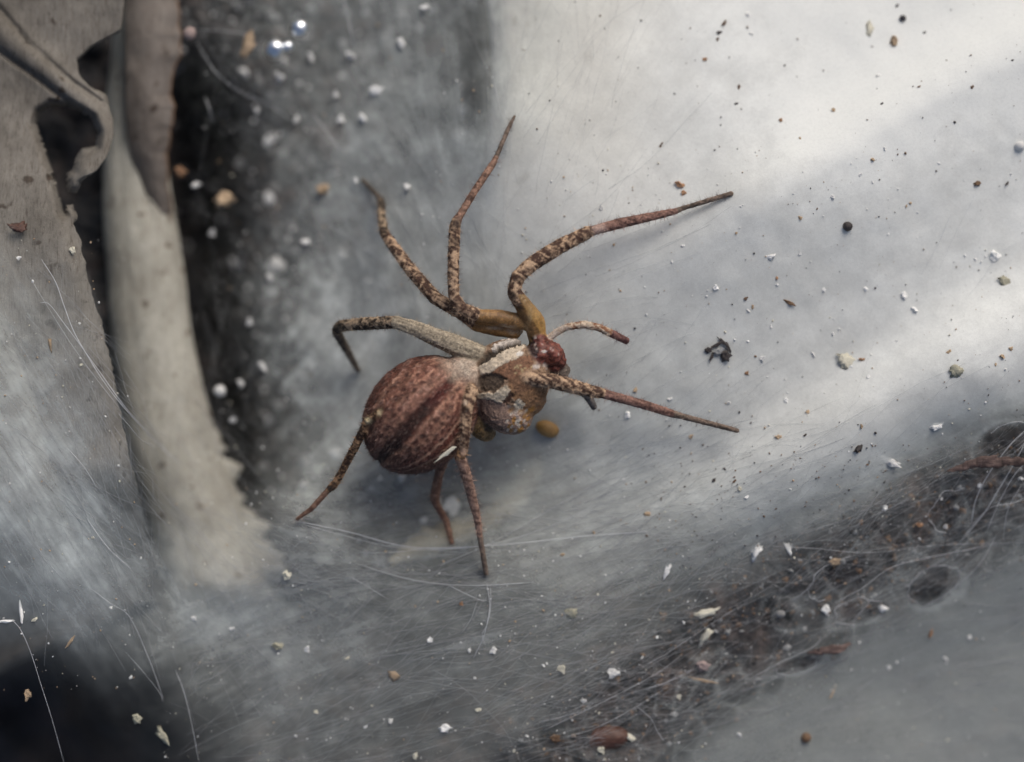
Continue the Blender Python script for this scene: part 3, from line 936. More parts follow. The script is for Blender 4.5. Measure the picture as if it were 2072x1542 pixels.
BODY = [   # name, px, py, z, a, b, c (photo px), direction
    ('abdomen', 851, 839, .25, 130, 107, 104, (-.66, .75)),
    ('abdomen', 935, 765, .36, 46, 48, 48, (-.66, .75)),
    ('carapace', 1030, 768, .32, 84, 82, 58, (.85, -.52)),
    ('head', 1112, 714, .40, 34, 24, 27, (.85, .45)),
    ('head', 1132, 729, .36, 17, 13, 15, (.5, .8)),
    ('head', 1118, 738, .34, 18, 12, 15, (.7, .6)),
    ('head', 1088, 716, .42, 26, 28, 30, (1, 0)),
    ('head', 1092, 690, .44, 17, 17, 17, (1, 0)),
    ('grey', 1130, 750, .12, 24, 19, 20, (1, 0)),
    ('lobe', 1022, 826, .26, 62, 48, 46, (.77, .64)),
    ('orange', 1064, 802, .24, 42, 42, 42, (.8, .6)),
    ('amberlobe', 972, 858, -.02, 40, 26, 30, (.6, .8)),
]


def ellipsoid_mesh(cx, cy, z, a, b, c, d):
    bm = bmesh.new()
    bmesh.ops.create_icosphere(bm, subdivisions=5, radius=1.0)
    V = np.array([v.co[:] for v in bm.verts])
    F = np.array([[v.index for v in f.verts] for f in bm.faces])
    bm.free()
    d = np.array(d, float)
    d /= np.linalg.norm(d)
    x = cx + V[:, 0] * a * d[0] - V[:, 1] * b * d[1]
    y = cy + V[:, 0] * a * d[1] + V[:, 1] * b * d[0]
    return PN(x, y, z + V[:, 2] * c / 100.0), F[:, ::-1]


# feet stand on the silk, never in it
for leg in LEGS[:8]:
    for i, (px, py, z, r, sty) in enumerate(leg):
        leg[i] = (px, py, max(z, float(silk_full(np.array([float(px)]), np.array([float(py)]))[0]) + r / 100 * .8), r, sty)
VV, FF, nv = [], [], 0
LEGP = []
for leg in LEGS:
    p = np.array([q[:4] for q in leg], float)
    c = []
    for i in range(len(p) - 1):
        for tt in np.linspace(0, 1, 7, endpoint=False):
            c.append(p[i] * (1 - tt) + p[i + 1] * tt)
    c.append(p[-1])
    c = np.array(c)
    k = c.copy()
    k[1:-1] = (c[:-2] + 2 * c[1:-1] + c[2:]) / 4
    rr = k[:, 3] / 100 * .95
    V, F = tube_tris(PN(k[:, 0], k[:, 1], k[:, 2]), rr, 14)
    VV.append(V)
    FF.append(F + nv)
    nv += len(V)
    LEGP.append((PN(p[:, 0], p[:, 1], p[:, 2]), p[:, 3] / 100, [q[4] for q in leg]))
for b_ in BODY:
    V, F = ellipsoid_mesh(*b_[1:])
    VV.append(V)
    FF.append(F + nv)
    nv += len(V)
tmp = put('spider_tmp', mesh_np('spider_tmp', np.concatenate(VV), np.concatenate(FF)))
md = tmp.modifiers.new('remesh', 'REMESH')
md.mode = 'VOXEL'
md.voxel_size = 0.020
md.use_smooth_shade = True
dg = bpy.context.evaluated_depsgraph_get()
dg.update()
me = bpy.data.meshes.new_from_object(tmp.evaluated_get(dg))
bpy.data.objects.remove(tmp)
bm = bmesh.new()
bm.from_mesh(me)
bmesh.ops.recalc_face_normals(bm, faces=bm.faces)
for _ in range(3):
    bmesh.ops.smooth_vert(bm, verts=bm.verts, factor=0.5, use_axis_x=True, use_axis_y=True, use_axis_z=True)
bm.verts.ensure_lookup_table()
core = [v for v in bm.verts if (v.co - P(1030, 785, .3)).length < .98]
for _ in range(26):
    bmesh.ops.smooth_vert(bm, verts=core, factor=0.5, use_axis_x=True, use_axis_y=True, use_axis_z=True)
bm.normal_update()
SE = np.array([[v.index for v in e.verts] for e in bm.edges])
SV = np.array([v.co[:] for v in bm.verts])
SN = np.array([v.normal[:] for v in bm.verts])
bm.to_mesh(me)
bm.free()
# which part each vertex belongs to
s_ = (CAM_H - SV[:, 2]) / CAM_H / 100
VPX, VPY = SV[:, 0] / s_ + 1036, 771 - SV[:, 1] / s_
best = np.full(len(SV), 1e9)
style = np.zeros(len(SV), int)
STN = list(STY) + ['abdomen', 'carapace', 'head', 'lobe', 'orange', 'amberlobe', 'greyl']
legid = np.full(len(SV), -1)
along = np.zeros(len(SV))
for li, (pts, rad, sty) in enumerate(LEGP):
    acc = 0
    for i in range(len(pts) - 1):
        a, b = pts[i], pts[i + 1]
        d = b - a
        L = np.linalg.norm(d)
        tt = np.clip((SV - a) @ d / (d @ d), 0, 1)
        dist = np.linalg.norm(SV - a - tt[:, None] * d, axis=1) - (rad[i] * (1 - tt) + rad[i + 1] * tt)
        m = dist < best
        best[m] = dist[m]
        style[m] = STN.index(sty[i])
        legid[m] = li
        along[m] = acc + tt[m] * L
        acc += L
for nm, cx, cy, z, a, b, c, d in BODY:
    d = np.array(d, float)
    d /= np.linalg.norm(d)
    dx_, dy_ = VPX - cx, VPY - cy
    u = (dx_ * d[0] + dy_ * d[1]) / a
    v = (-dx_ * d[1] + dy_ * d[0]) / b
    w = (SV[:, 2] - z) / (c / 100)
    r = np.sqrt(u * u + v * v + w * w)
    dist = (r - 1) * min(a, b, c) / 100
    m = dist < best
    best[m] = dist[m]
    style[m] = STN.index({'grey': 'greyl'}.get(nm, nm))
    legid[m] = -1
n_f = fbm(SV[:, 0] * 14, SV[:, 1] * 14, SV[:, 2] * 14, 3, 3)
n_m = fbm(SV[:, 0] * 4, SV[:, 1] * 4, SV[:, 2] * 4, 5, 3)
n_h = fbm(SV[:, 0] * 32, SV[:, 1] * 32, SV[:, 2] * 32, 7, 2)
COLR = np.zeros((len(SV), 3))
GLOSS = np.zeros(len(SV))
DISP = np.zeros(len(SV))


def lerp(a, b, f):
    return np.asarray(a) * (1 - f[:, None]) + np.asarray(b) * f[:, None]


for sn, (dk, lt) in STY.items():
    m = style == STN.index(sn)
    if not m.any():
        continue
    f = n_f[m] * .75 + n_h[m] * .35
    if sn in ('mottle', 'dmottle', 'palpm', 'bronze'):
        strk = fbm(along[m] * 5.0, SV[m, 1] * 20 + SV[m, 0] * 12, SV[m, 2] * 16, 19, 2)
        f = sstep(.42, .62, .55 * f + .42 * strk + .12 * (n_m[m] - .5))
        DISP[m] = 0.022 * (n_f[m] - .5) + 0.03 * (n_h[m] - .5)
    elif sn in ('pale', 'redbrown', 'brown', 'tanb', 'tarsus'):
        # streaks along the limb
        st_ = fbm(along[m] * 2.0, SV[m, 1] * 22 + SV[m, 0] * 9, SV[m, 2] * 14, 9, 3)
        f = sstep(.28, .74, .75 * st_ + .35 * n_h[m])
        DISP[m] = 0.02 * (n_h[m] - .5) + (0.05 * (st_ - .5) if sn == 'pale' else 0)
    elif sn == 'amber':
        f = sstep(.3, .75, n_m[m] * .55 + .25 * n_f[m] + .2 * n_h[m])
        GLOSS[m] = .7
        DISP[m] = 0.02 * (n_f[m] - .5)
    else:
        f = sstep(.3, .75, f)
        DISP[m] = 0.015 * (n_h[m] - .5)
    COLR[m] = lerp(dk, lt, f)
# a bright joint after the patella of the long upper leg, dark joints elsewhere
for li, px, py, rad, c, w in [(2, 1212, 465, 16, (.5, .36, .3), .7), (2, 1192, 470, 9, (.06, .03, .02), .7), (2, 1036, 598, 9, (.03, .018, .012), .9), (2, 1052, 622, 8, (.03, .018, .012), .7), (2, 1048, 566, 8, (.05, .03, .02), .5),
                              (1, 924, 452, 12, (.04, .025, .018), .75), (1, 922, 490, 9, (.05, .03, .02), .6), (5, 769, 836, 6, (.62, .5, .3), .9), (5, 745, 851, 7, (.62, .5, .3), .9), (5, 668, 988, 7, (.02, .013, .01), .85), (6, 944, 828, 6, (.03, .02, .012), .8),
                              (6, 941, 815, 5, (.6, .48, .36), .8), (6, 938, 915, 7, (.55, .36, .25), .8), (4, 683, 664, 10, (.02, .016, .012), .8), (0, 777, 468, 9, (.025, .018, .012), .8), (0, 774, 412, 8, (.02, .016, .012), .8), (7, 880, 1014, 7, (.07, .03, .02), .6)]:
    m = legid == li
    wgt = w * np.exp(-(((VPX - px) ** 2 + (VPY - py) ** 2) / rad ** 2) ** 2) * m
    COLR = lerp(COLR, c, wgt) if False else COLR * (1 - wgt[:, None]) + np.array(c) * wgt[:, None]
# translucent amber flank beside the mottled ridge of the long upper leg's femur
m = (legid == 2) & (VPY > 596) & (VPX - 1036 > (VPY - 590) * 0.62 + 6)
COLR[m] = lerp((.24, .15, .065), (.40, .23, .07), sstep(600, 665, VPY[m]))
GLOSS[m] = .8

for px, py, ra, rb, c, w in [(1025, 662, 16, 6, (.42, .36, .27), .75), (1000, 664, 14, 4, (.42, .36, .27), .7), (1040, 672, 14, 7, (.4, .35, .27), .6), (990, 684, 20, 7, (.10, .075, .03), .7), (1020, 680, 14, 6, (.09, .065, .025), .6), (985, 648, 20, 6, (.15, .085, .03), .5), (1072, 640, 5, 22, (.40, .29, .15), .5), (1064, 664, 5, 18, (.42, .31, .17), .5), (1096, 655, 5, 16, (.16, .085, .025), .6)]:
    m = np.isin(legid, (0, 1, 2)) & (style == STN.index('amber'))
    wgt = w * m * np.exp(-(((VPX - px) / ra) ** 2 + ((VPY - py) / rb) ** 2) ** 1.5) * sstep(.3, .6, n_f)
    COLR = COLR * (1 - wgt[:, None]) + np.array(c) * wgt[:, None]
# abdomen pattern in its own axes
ax = np.array((-.66, .75))
ax /= np.linalg.norm(ax)
ma = style == STN.index('abdomen')
X, Y = VPX[ma] - 851, VPY[ma] - 838
U = (X * ax[0] + Y * ax[1]) / 133          # -1 front .. 1 rear
Vv = (-X * ax[1] + Y * ax[0]) / 107         # negative: lower right flank, positive?: upper left
Wd = np.sqrt(np.clip(1 - U * U, .03, 1)) * .97 + .04
q = Vv / Wd
side = -q                                    # + = upper left flank
wob = 0.10 * (fbm(X / 30, Y / 30, seed=77, octv=3) - .5)
s = side + wob + 0.03
nf, nh, nm_ = n_f[ma], n_h[ma], n_m[ma]
c_red, c_dark, c_fuzz, c_cream, c_pink = np.array((.155, .066, .05)), np.array((.040, .019, .015)), np.array((.30, .225, .185)), np.array((.50, .44, .36)), np.array((.30, .19, .16))
keys = [(-1.2, (.10, .045, .034)), (-.85, (.13, .065, .05)), (-.62, (.20, .115, .09)), (-.45, (.15, .075, .06)), (-.28, (.25, .165, .14)), (-.14, (.22, .14, .115)), (-.06, (.085, .04, .032)), (.0, c_dark), (.10, (.06, .026, .02)),
        (.17, (.13, .06, .045)), (.24, (.28, .19, .15)), (.33, (.20, .115, .09)), (.42, (.23, .15, .12)), (.52, (.115, .05, .04)), (.58, (.20, .11, .09)), (.63, (.15, .065, .05)), (.67, (.50, .40, .32)), (.71, (.15, .065, .05)), (.79, (.15, .07, .055)), (.82, (.44, .35, .28)), (.85, (.16, .08, .06)), (.88, (.17, .10, .08)), (1.2, (.14, .09, .07))]
kx = np.array([k[0] for k in keys])
kc = np.array([k[1] for k in keys])
base_c = np.stack([np.interp(s, kx, kc[:, i]) for i in range(3)], -1)
for s0 in (.22, .47, -.2, -.42, -.6, -.75):     # rows of pale dashes along the flanks
    dash = sstep(.45, .6, fbm(U * 9 + s0 * 31, np.full_like(U, s0 * 17), seed=int(60 + s0 * 20), octv=2))
    g = .75 * dash * np.exp(-((s - s0) / .028) ** 2)
    base_c = base_c * (1 - g[:, None]) + np.array((.40, .29, .23)) * g[:, None]
# median stripe widens to the rear
wdt = 0.05 + 0.17 * sstep(-.7, .9, U)
st = np.exp(-((s - .03 + .03 * U) / wdt) ** 4) * sstep(-.72, -.5, U)
base_c = base_c * (1 - .8 * st[:, None]) + c_dark * .8 * st[:, None] + 0
red = np.exp(-(((U + .42) / .22) ** 2 + ((s - .02) / .10) ** 2))
base_c = base_c * (1 - .75 * red[:, None]) + np.array((.13, .03, .026)) * .75 * red[:, None]
# rows of dark spots, ringed with pale fuzz
for s0, u0, du, nsp, rs in ((.34, -.66, .15, 9, .045), (.46, -.60, .17, 8, .035), (-.34, -.55, .17, 8, .04), (-.54, -.45, .18, 7, .035), (.60, -.5, .2, 6, .03), (-.70, -.3, .2, 5, .03)):
    for k in range(nsp):
        uu, ss = u0 + du * k + random.uniform(-.03, .03), s0 + random.uniform(-.03, .03)
        rq = ((U - uu) / (rs * 1.1)) ** 2 + ((s - ss) / rs) ** 2
        g = .45 * np.exp(-((np.sqrt(rq) - 1.7) / .5) ** 2)
        base_c = base_c * (1 - g[:, None]) + np.array((.36, .25, .20)) * g[:, None]
        g = .85 * np.exp(-rq ** 1.5)
        base_c = base_c * (1 - g[:, None]) + np.array((.055, .02, .016)) * g[:, None]
# cream front
fr = sstep(-.62, -.95, U + .10 * np.abs(s) + .12 * (nm_ - .5)) * sstep(-.9, .1, s + .35)
base_c = base_c * (1 - .85 * fr[:, None]) + c_cream * .85 * fr[:, None]
# fuzz and pits
fz = fbm((X * ax[0] + Y * ax[1]) / 16, (-X * ax[1] + Y * ax[0]) / 5, seed=90, octv=3)
base_c = base_c * (0.5 + 1.0 * fz)[:, None] * (0.7 + .6 * nh)[:, None]
base_c = base_c * np.array((.83, .61, .51))
lightf = sstep(.60, .78, fz * .6 + nh * .5) * .3
base_c = base_c * (1 - lightf[:, None]) + c_fuzz * lightf[:, None]
rear = sstep(.1, .9, U)  # darker rear end: shade painted into the abdomen colour
base_c = base_c * (1 - .4 * rear)[:, None] * (.70 + .6 * sstep(.25, .75, nf))[:, None]
base_c = base_c * (1 - .6 * fr[:, None]) + c_cream * (.5 + .75 * nh)[:, None] * .6 * fr[:, None]
COLR[ma] = base_c
DISP[ma] = 0.028 * (fz - .5) + 0.03 * (nh - .5) - 0.05 * st

# cephalothorax
mc = np.isin(style, [STN.index(k) for k in ('carapace', 'head', 'lobe', 'orange', 'amberlobe', 'greyl')])
x, y = VPX[mc], VPY[mc]
nf, nh, nm_ = n_f[mc], n_h[mc], n_m[mc]
sty_c = style[mc]
cc_ = np.zeros((mc.sum(), 3))
dd_ = 0.035 * (nh - .5) + 0.03 * (nf - .5)
gl_ = np.zeros(mc.sum())
TBL = {'carapace': ((.12, .07, .042), (.30, .20, .13)), 'head': ((.07, .02, .014), (.20, .066, .048)), 'lobe': ((.15, .095, .07), (.34, .25, .195)), 'orange': ((.13, .068, .03), (.29, .17, .08)),
       'amberlobe': ((.10, .062, .024), (.24, .155, .07)), 'greyl': ((.07, .055, .045), (.17, .135, .11))}
for k, (dk, lt) in TBL.items():
    m = sty_c == STN.index(k)
    cc_[m] = lerp(dk, lt, sstep(.3, .72, nf[m] * .6 + nh[m] * .45))
    if k == 'head':
        gl_[m] = .6
        dd_[m] = 0.06 * (nf[m] - .5) + .03 * (nh[m] - .5)
    if k in ('orange', 'amberlobe'):
        gl_[m] = .5


def blend(c, w):
    global cc_
    w = np.clip(w, 0, 1)[:, None]
    cc_ = cc_ * (1 - w) + np.array(c) * w


def spot(px, py, ra, rb, an=0, soft=.3):
    c, s = math.cos(math.radians(an)), math.sin(math.radians(an))
    u = ((x - px) * c - (y - py) * s) / ra
    v = ((x - px) * s + (y - py) * c) / rb
    return sstep(1 + soft, 1 - soft, np.hypot(u, v) + .35 * (nf - .5))


xw = x + 7 * (nf - .5) + 4 * (nm_ - .5)
yw = y + 7 * (n_h[mc] - .5) + 4 * (nf - .5)
top = SV[mc, 2] > -.1


def patch_(poly, c, w=1.0, var=.5, dep=0.0):
    global cc_, dd_
    m = (inside(xw, yw, poly) & top).astype(float) * w
    cv = np.array(c) * (1 - var / 2 + var * nh)[:, None]
    cc_ = cc_ * (1 - m[:, None]) + cv * m[:, None]
    dd_ = dd_ - dep * m


patch_([(1028, 768), (1075, 752), (1112, 780), (1104, 825), (1080, 852), (1052, 825), (1034, 800)], (.20, .105, .05), .85, .7)
patch_([(1028, 768), (1060, 758), (1095, 772), (1070, 792), (1045, 796)], (.12, .06, .035), .6, .7)
patch_([(958, 798), (1000, 806), (1020, 816), (1042, 828), (1070, 846), (1055, 872), (1018, 880), (985, 856), (960, 834)], (.28, .185, .14), .95, .8)
patch_([(1022, 816), (1030, 820), (1058, 850), (1052, 856)], (.36, .29, .245), .7, .6)
patch_([(966, 828), (974, 830), (1000, 856), (1018, 866), (1014, 874), (990, 858)], (.13, .085, .06), .7, .6)
patch_([(996, 702), (1022, 686), (1060, 674), (1080, 674), (1084, 684), (1052, 692), (1020, 702), (990, 722)], (.53, .47, .41), .95, .9)
patch_([(993, 753), (1020, 736), (1050, 722), (1080, 716), (1078, 745), (1032, 770), (1022, 766)], (.17, .082, .045), .95, .8)
for _i in range(16):
    blend((.36, .28, .15), spot(1040 + 38 * random.random(), 738 + 26 * random.random(), 3.2, 2.0, 180 * random.random(), .4) * .75)
patch_([(966, 742), (979, 727), (1005, 714), (1040, 701), (1066, 697), (1054, 714), (1050, 724), (1019, 736), (993, 755), (972, 760)], (.49, .405, .305), 1.0, .55, -.02)
patch_([(962, 744), (982, 716), (1010, 700), (1040, 689), (1078, 686), (1072, 697), (1045, 701), (1020, 711), (995, 725), (975, 740)], (.042, .03, .02), 1.0, .6, .10)
patch_([(960, 780), (967, 766), (985, 758), (1005, 756), (1026, 766), (1015, 781), (998, 793), (976, 795)], (.095, .066, .045), 1.0, .7, .06)
patch_([(962, 796), (998, 795), (1014, 783), (1027, 778), (1036, 796), (1018, 817), (990, 808), (966, 806)], (.48, .40, .30), 1.0, .55, -.02)
patch_([(1015, 813), (1034, 793), (1041, 800), (1024, 820)], (.075, .035, .022), .95, .5, .03)
patch_([(1040, 812), (1052, 806), (1064, 818), (1054, 832), (1042, 826)], (.47, .41, .32), .85, .9)
patch_([(1062, 694), (1080, 690), (1090, 706), (1086, 726), (1072, 716)], (.04, .026, .022), .9, .6, .02)
blend((.62, .58, .53), spot(1052, 716, 8, 4.5, 20, .2) * .9)
blend((.5, .44, .4), spot(1085, 742, 7, 4.5, 0, .3) * .8)
blend((.5, .44, .4), spot(1103, 739, 6, 4, 0, .3) * .7)
blend((.65, .6, .55), spot(1101, 711, 6, 2.5, 0, .3) * .8)
for _i in range(12):
    blend((.42, .33, .29), spot(1078 + 52 * random.random(), 690 + 58 * random.random(), 3.0, 1.8, 180 * random.random(), .5) * .6)
for _i in range(16):
    blend(random.choice([(.36, .17, .035), (.30, .15, .04)]), spot(1030 + 48 * random.random(), 826 + 46 * random.random(), 6.5, 4, 30 + 60 * random.random(), .3) * .8)
for _i in range(16):
    blend((.55, .48, .40), spot(1020 + 56 * random.random(), 822 + 54 * random.random(), 4.2, 2.6, 30 + 60 * random.random(), .3) * .75)
blend((.05, .035, .02), spot(987, 868, 10, 6, -20, .4) * .8)
COLR[mc], DISP[mc], GLOSS[mc] = cc_, dd_, gl_
# soften the borders between body parts
reg = np.where(legid >= 0, 100 + legid, style)
bd_ = np.zeros(len(SV))
diff = reg[SE[:, 0]] != reg[SE[:, 1]]
bd_[SE[diff].ravel()] = 1
deg = np.bincount(SE.ravel(), minlength=len(SV)).astype(float)


def nb_mean(a):
    r = np.zeros_like(a)
    np.add.at(r, SE[:, 0], a[SE[:, 1]])
    np.add.at(r, SE[:, 1], a[SE[:, 0]])
    return r / deg.reshape((-1,) + (1,) * (a.ndim - 1))


for _ in range(3):
    bd_ = np.maximum(bd_, nb_mean(bd_) > .02)
for _ in range(4):
    COLR = np.where(bd_[:, None] > 0, .3 * COLR + .7 * nb_mean(COLR), COLR)
    GLOSS = np.where(bd_ > 0, .3 * GLOSS + .7 * nb_mean(GLOSS), GLOSS)
    DISP = np.where(bd_ > 0, .3 * DISP + .7 * nb_mean(DISP), DISP)
COLR = COLR * (.72 + .56 * n_h)[:, None]
SV2 = SV + SN * DISP[:, None]
me.vertices.foreach_set('co', SV2.astype(np.float32).ravel())
at = me.attributes.new('colour', 'FLOAT_COLOR', 'POINT')
at.data.foreach_set('color', np.concatenate([np.clip(COLR, 0, 1), np.ones((len(COLR), 1))], 1).astype(np.float32).ravel())
at = me.attributes.new('gloss', 'FLOAT', 'POINT')
at.data.foreach_set('value', GLOSS.astype(np.float32))
me.polygons.foreach_set('use_smooth', np.ones(len(me.polygons), bool))
me.update()
t = NT('spider_cuticle')
ca = t.n('Attribute', attribute_name='colour')
ga = t.n('Attribute', attribute_name='gloss')
nz = t.noise(40, 4, .7)
cr = t.ramp(nz.outputs[0], [(0.3, (.62, .62, .62)), (0.7, (1.35, 1.35, 1.35))])
b = t.n('BsdfPrincipled')
t.l(t.mixc(1.0, ca.outputs['Color'], cr.outputs[0], 'MULTIPLY'), b.inputs['Base Color'])
rg = t.math('MULTIPLY_ADD', ga.outputs['Fac'], -0.45)
t.t.nodes[-1].inputs[2].default_value = 0.72
t.l(rg, b.inputs['Roughness'])
b.inputs['Specular IOR Level'].default_value = 0.35
t.l(t.math('MULTIPLY', ga.outputs['Fac'], 0.6), b.inputs['Subsurface Weight'])
b.inputs['Subsurface Radius'].default_value = (0.3, 0.16, 0.06)
t.l(t.bump(nz.outputs[0], 0.5, 0.02), b.inputs['Normal'])
t.l(b.outputs[0], t.out.inputs[0])
me.materials.clear()
me.materials.append(t.m)
me.name = 'spider'
spider = put('spider', me, label='reddish brown spider with mottled legs standing on grey silk', category='spider')

# hairs
idx = np.arange(len(SV2))
up = SN[:, 2] > -0.3
cand_a = idx[ma & up]
cand_l = idx[(legid >= 0) & (GLOSS < .5)]
cand_c = idx[mc & up]
pick = np.concatenate([RNG.choice(cand_a, 6500), RNG.choice(cand_l, 9000), RNG.choice(cand_c, 500)])
kind_h = np.concatenate([np.zeros(6500), np.ones(9000), np.full(500, 2)])
p0 = SV2[pick]
n0 = SN[pick]
axw = np.array([ax[0], -ax[1], 0])
lay = np.where(kind_h[:, None] == 0, axw * 1.3, 0) + RNG.normal(0, .55, (len(pick), 3))
dr = n0 * np.where(kind_h == 1, .8, .55)[:, None] + lay
dr /= np.linalg.norm(dr, axis=1)[:, None]
ln = np.where(kind_h == 0, RNG.uniform(.04, .09, len(pick)), np.where(kind_h == 1, RNG.uniform(.05, .15, len(pick)), RNG.uniform(.03, .06, len(pick))))
wv = np.cross(dr, RNG.normal(0, 1, (len(pick), 3)))
wv /= np.linalg.norm(wv, axis=1)[:, None]
hw_ = .0038
V = np.stack([p0 - wv * hw_, p0 + wv * hw_, p0 + dr * ln[:, None]], 1).reshape(-1, 3)
F = np.arange(len(V)).reshape(-1, 3)
hc = COLR[pick] * RNG.uniform(.5, 1.7, (len(pick), 1)) + .02
t = NT('spider_hair')
ca = t.n('Attribute', attribute_name='colour')
b = t.n('BsdfPrincipled')
t.l(ca.outputs['Color'], b.inputs['Base Color'])
b.inputs['Roughness'].default_value = .5
t.l(b.outputs[0], t.out.inputs[0])
put('hair', mesh_np('spider_hair', V, F, t.m, False, {'colour': np.repeat(hc, 3, 0)}), spider, kind='stuff')


# ------------------------------------------------------------------ debris
def crumb_mesh(name, seed, flat=1.0, sub=3, rough=.5):
    bm = bmesh.new()
    bmesh.ops.create_icosphere(bm, subdivisions=sub, radius=1.0)
    V = np.array([v.co[:] for v in bm.verts])
    F = np.array([[v.index for v in f.verts] for f in bm.faces])
    bm.free()
    r = 1 + rough * 2 * (fbm(V[:, 0] * 1.3 + seed * 7, V[:, 1] * 1.3, V[:, 2] * 1.3, seed, 3) - .5)
    if rough > .4:
        r = r * (.6 + .8 * hash3(np.rint(V[:, 0] * 50), np.rint(V[:, 1] * 50), np.rint(V[:, 2] * 50), seed))
    V = V * r[:, None]
    V[:, 2] *= flat
    return V, F


CM = {}


def crumb(kind, mat, var):
    key = (kind, mat, var)
    if key not in CM:
        flat, rough = {'lump': (.8, .75), 'flake': (.25, .9), 'bead': (.95, .12), 'splinter': (.8, .5), 'disc': (.3, .55)}[kind]
        V, F = crumb_mesh(kind, var * 3 + 1 + len(kind), flat, 3 if kind in ('bead', 'disc', 'flake') else 2, rough)
        if kind == 'flake':
            V[:, 1] += .35 * V[:, 0] ** 2
        CM[key] = mesh_np(kind, V, F, M[mat], smooth=kind in ('bead', 'disc', 'flake'))
    return CM[key]


_k = [0]


def drop(name, px, py, w, h, ang, kind, mat, label, cat, group=None, dz=0.0, z=None):
    _k[0] += 1
    me_ = crumb(kind, mat, _k[0] % 5)
    if group and 'hollow' in group:
        w, h = w * .8, h * .66
    elif group:
        w, h = w * .72, h * .72
    elif z is None and kind != 'bead':
        w, h = w * .86, h * .86
    hh = min(w, h) / 200.0
    zz = (sheet_top(px, py, 0.0) + hh * .25 + dz) if z is None else z
    o = put(name, me_, None, P(px, py, zz))
    o.scale = (w / 200.0, h / 200.0, hh if kind != 'disc' else hh * .8)
    o.rotation_euler = (random.uniform(-.2, .2), random.uniform(-.2, .2), math.radians(ang))
    o['label'] = label
    o['category'] = cat
    if group:
        o['group'] = group
    return o


# seed beside the spider
drop('seed', 1108, 868, 50, 34, -22, 'bead', 'seed', 'amber oval seed on the silk beside the front of the spider', 'seed', dz=.03)
drop('splinter', 903, 917, 46, 7, 37, 'splinter', 'cream', 'thin cream splinter lying on the abdomen of the spider', 'splinter', z=.98)
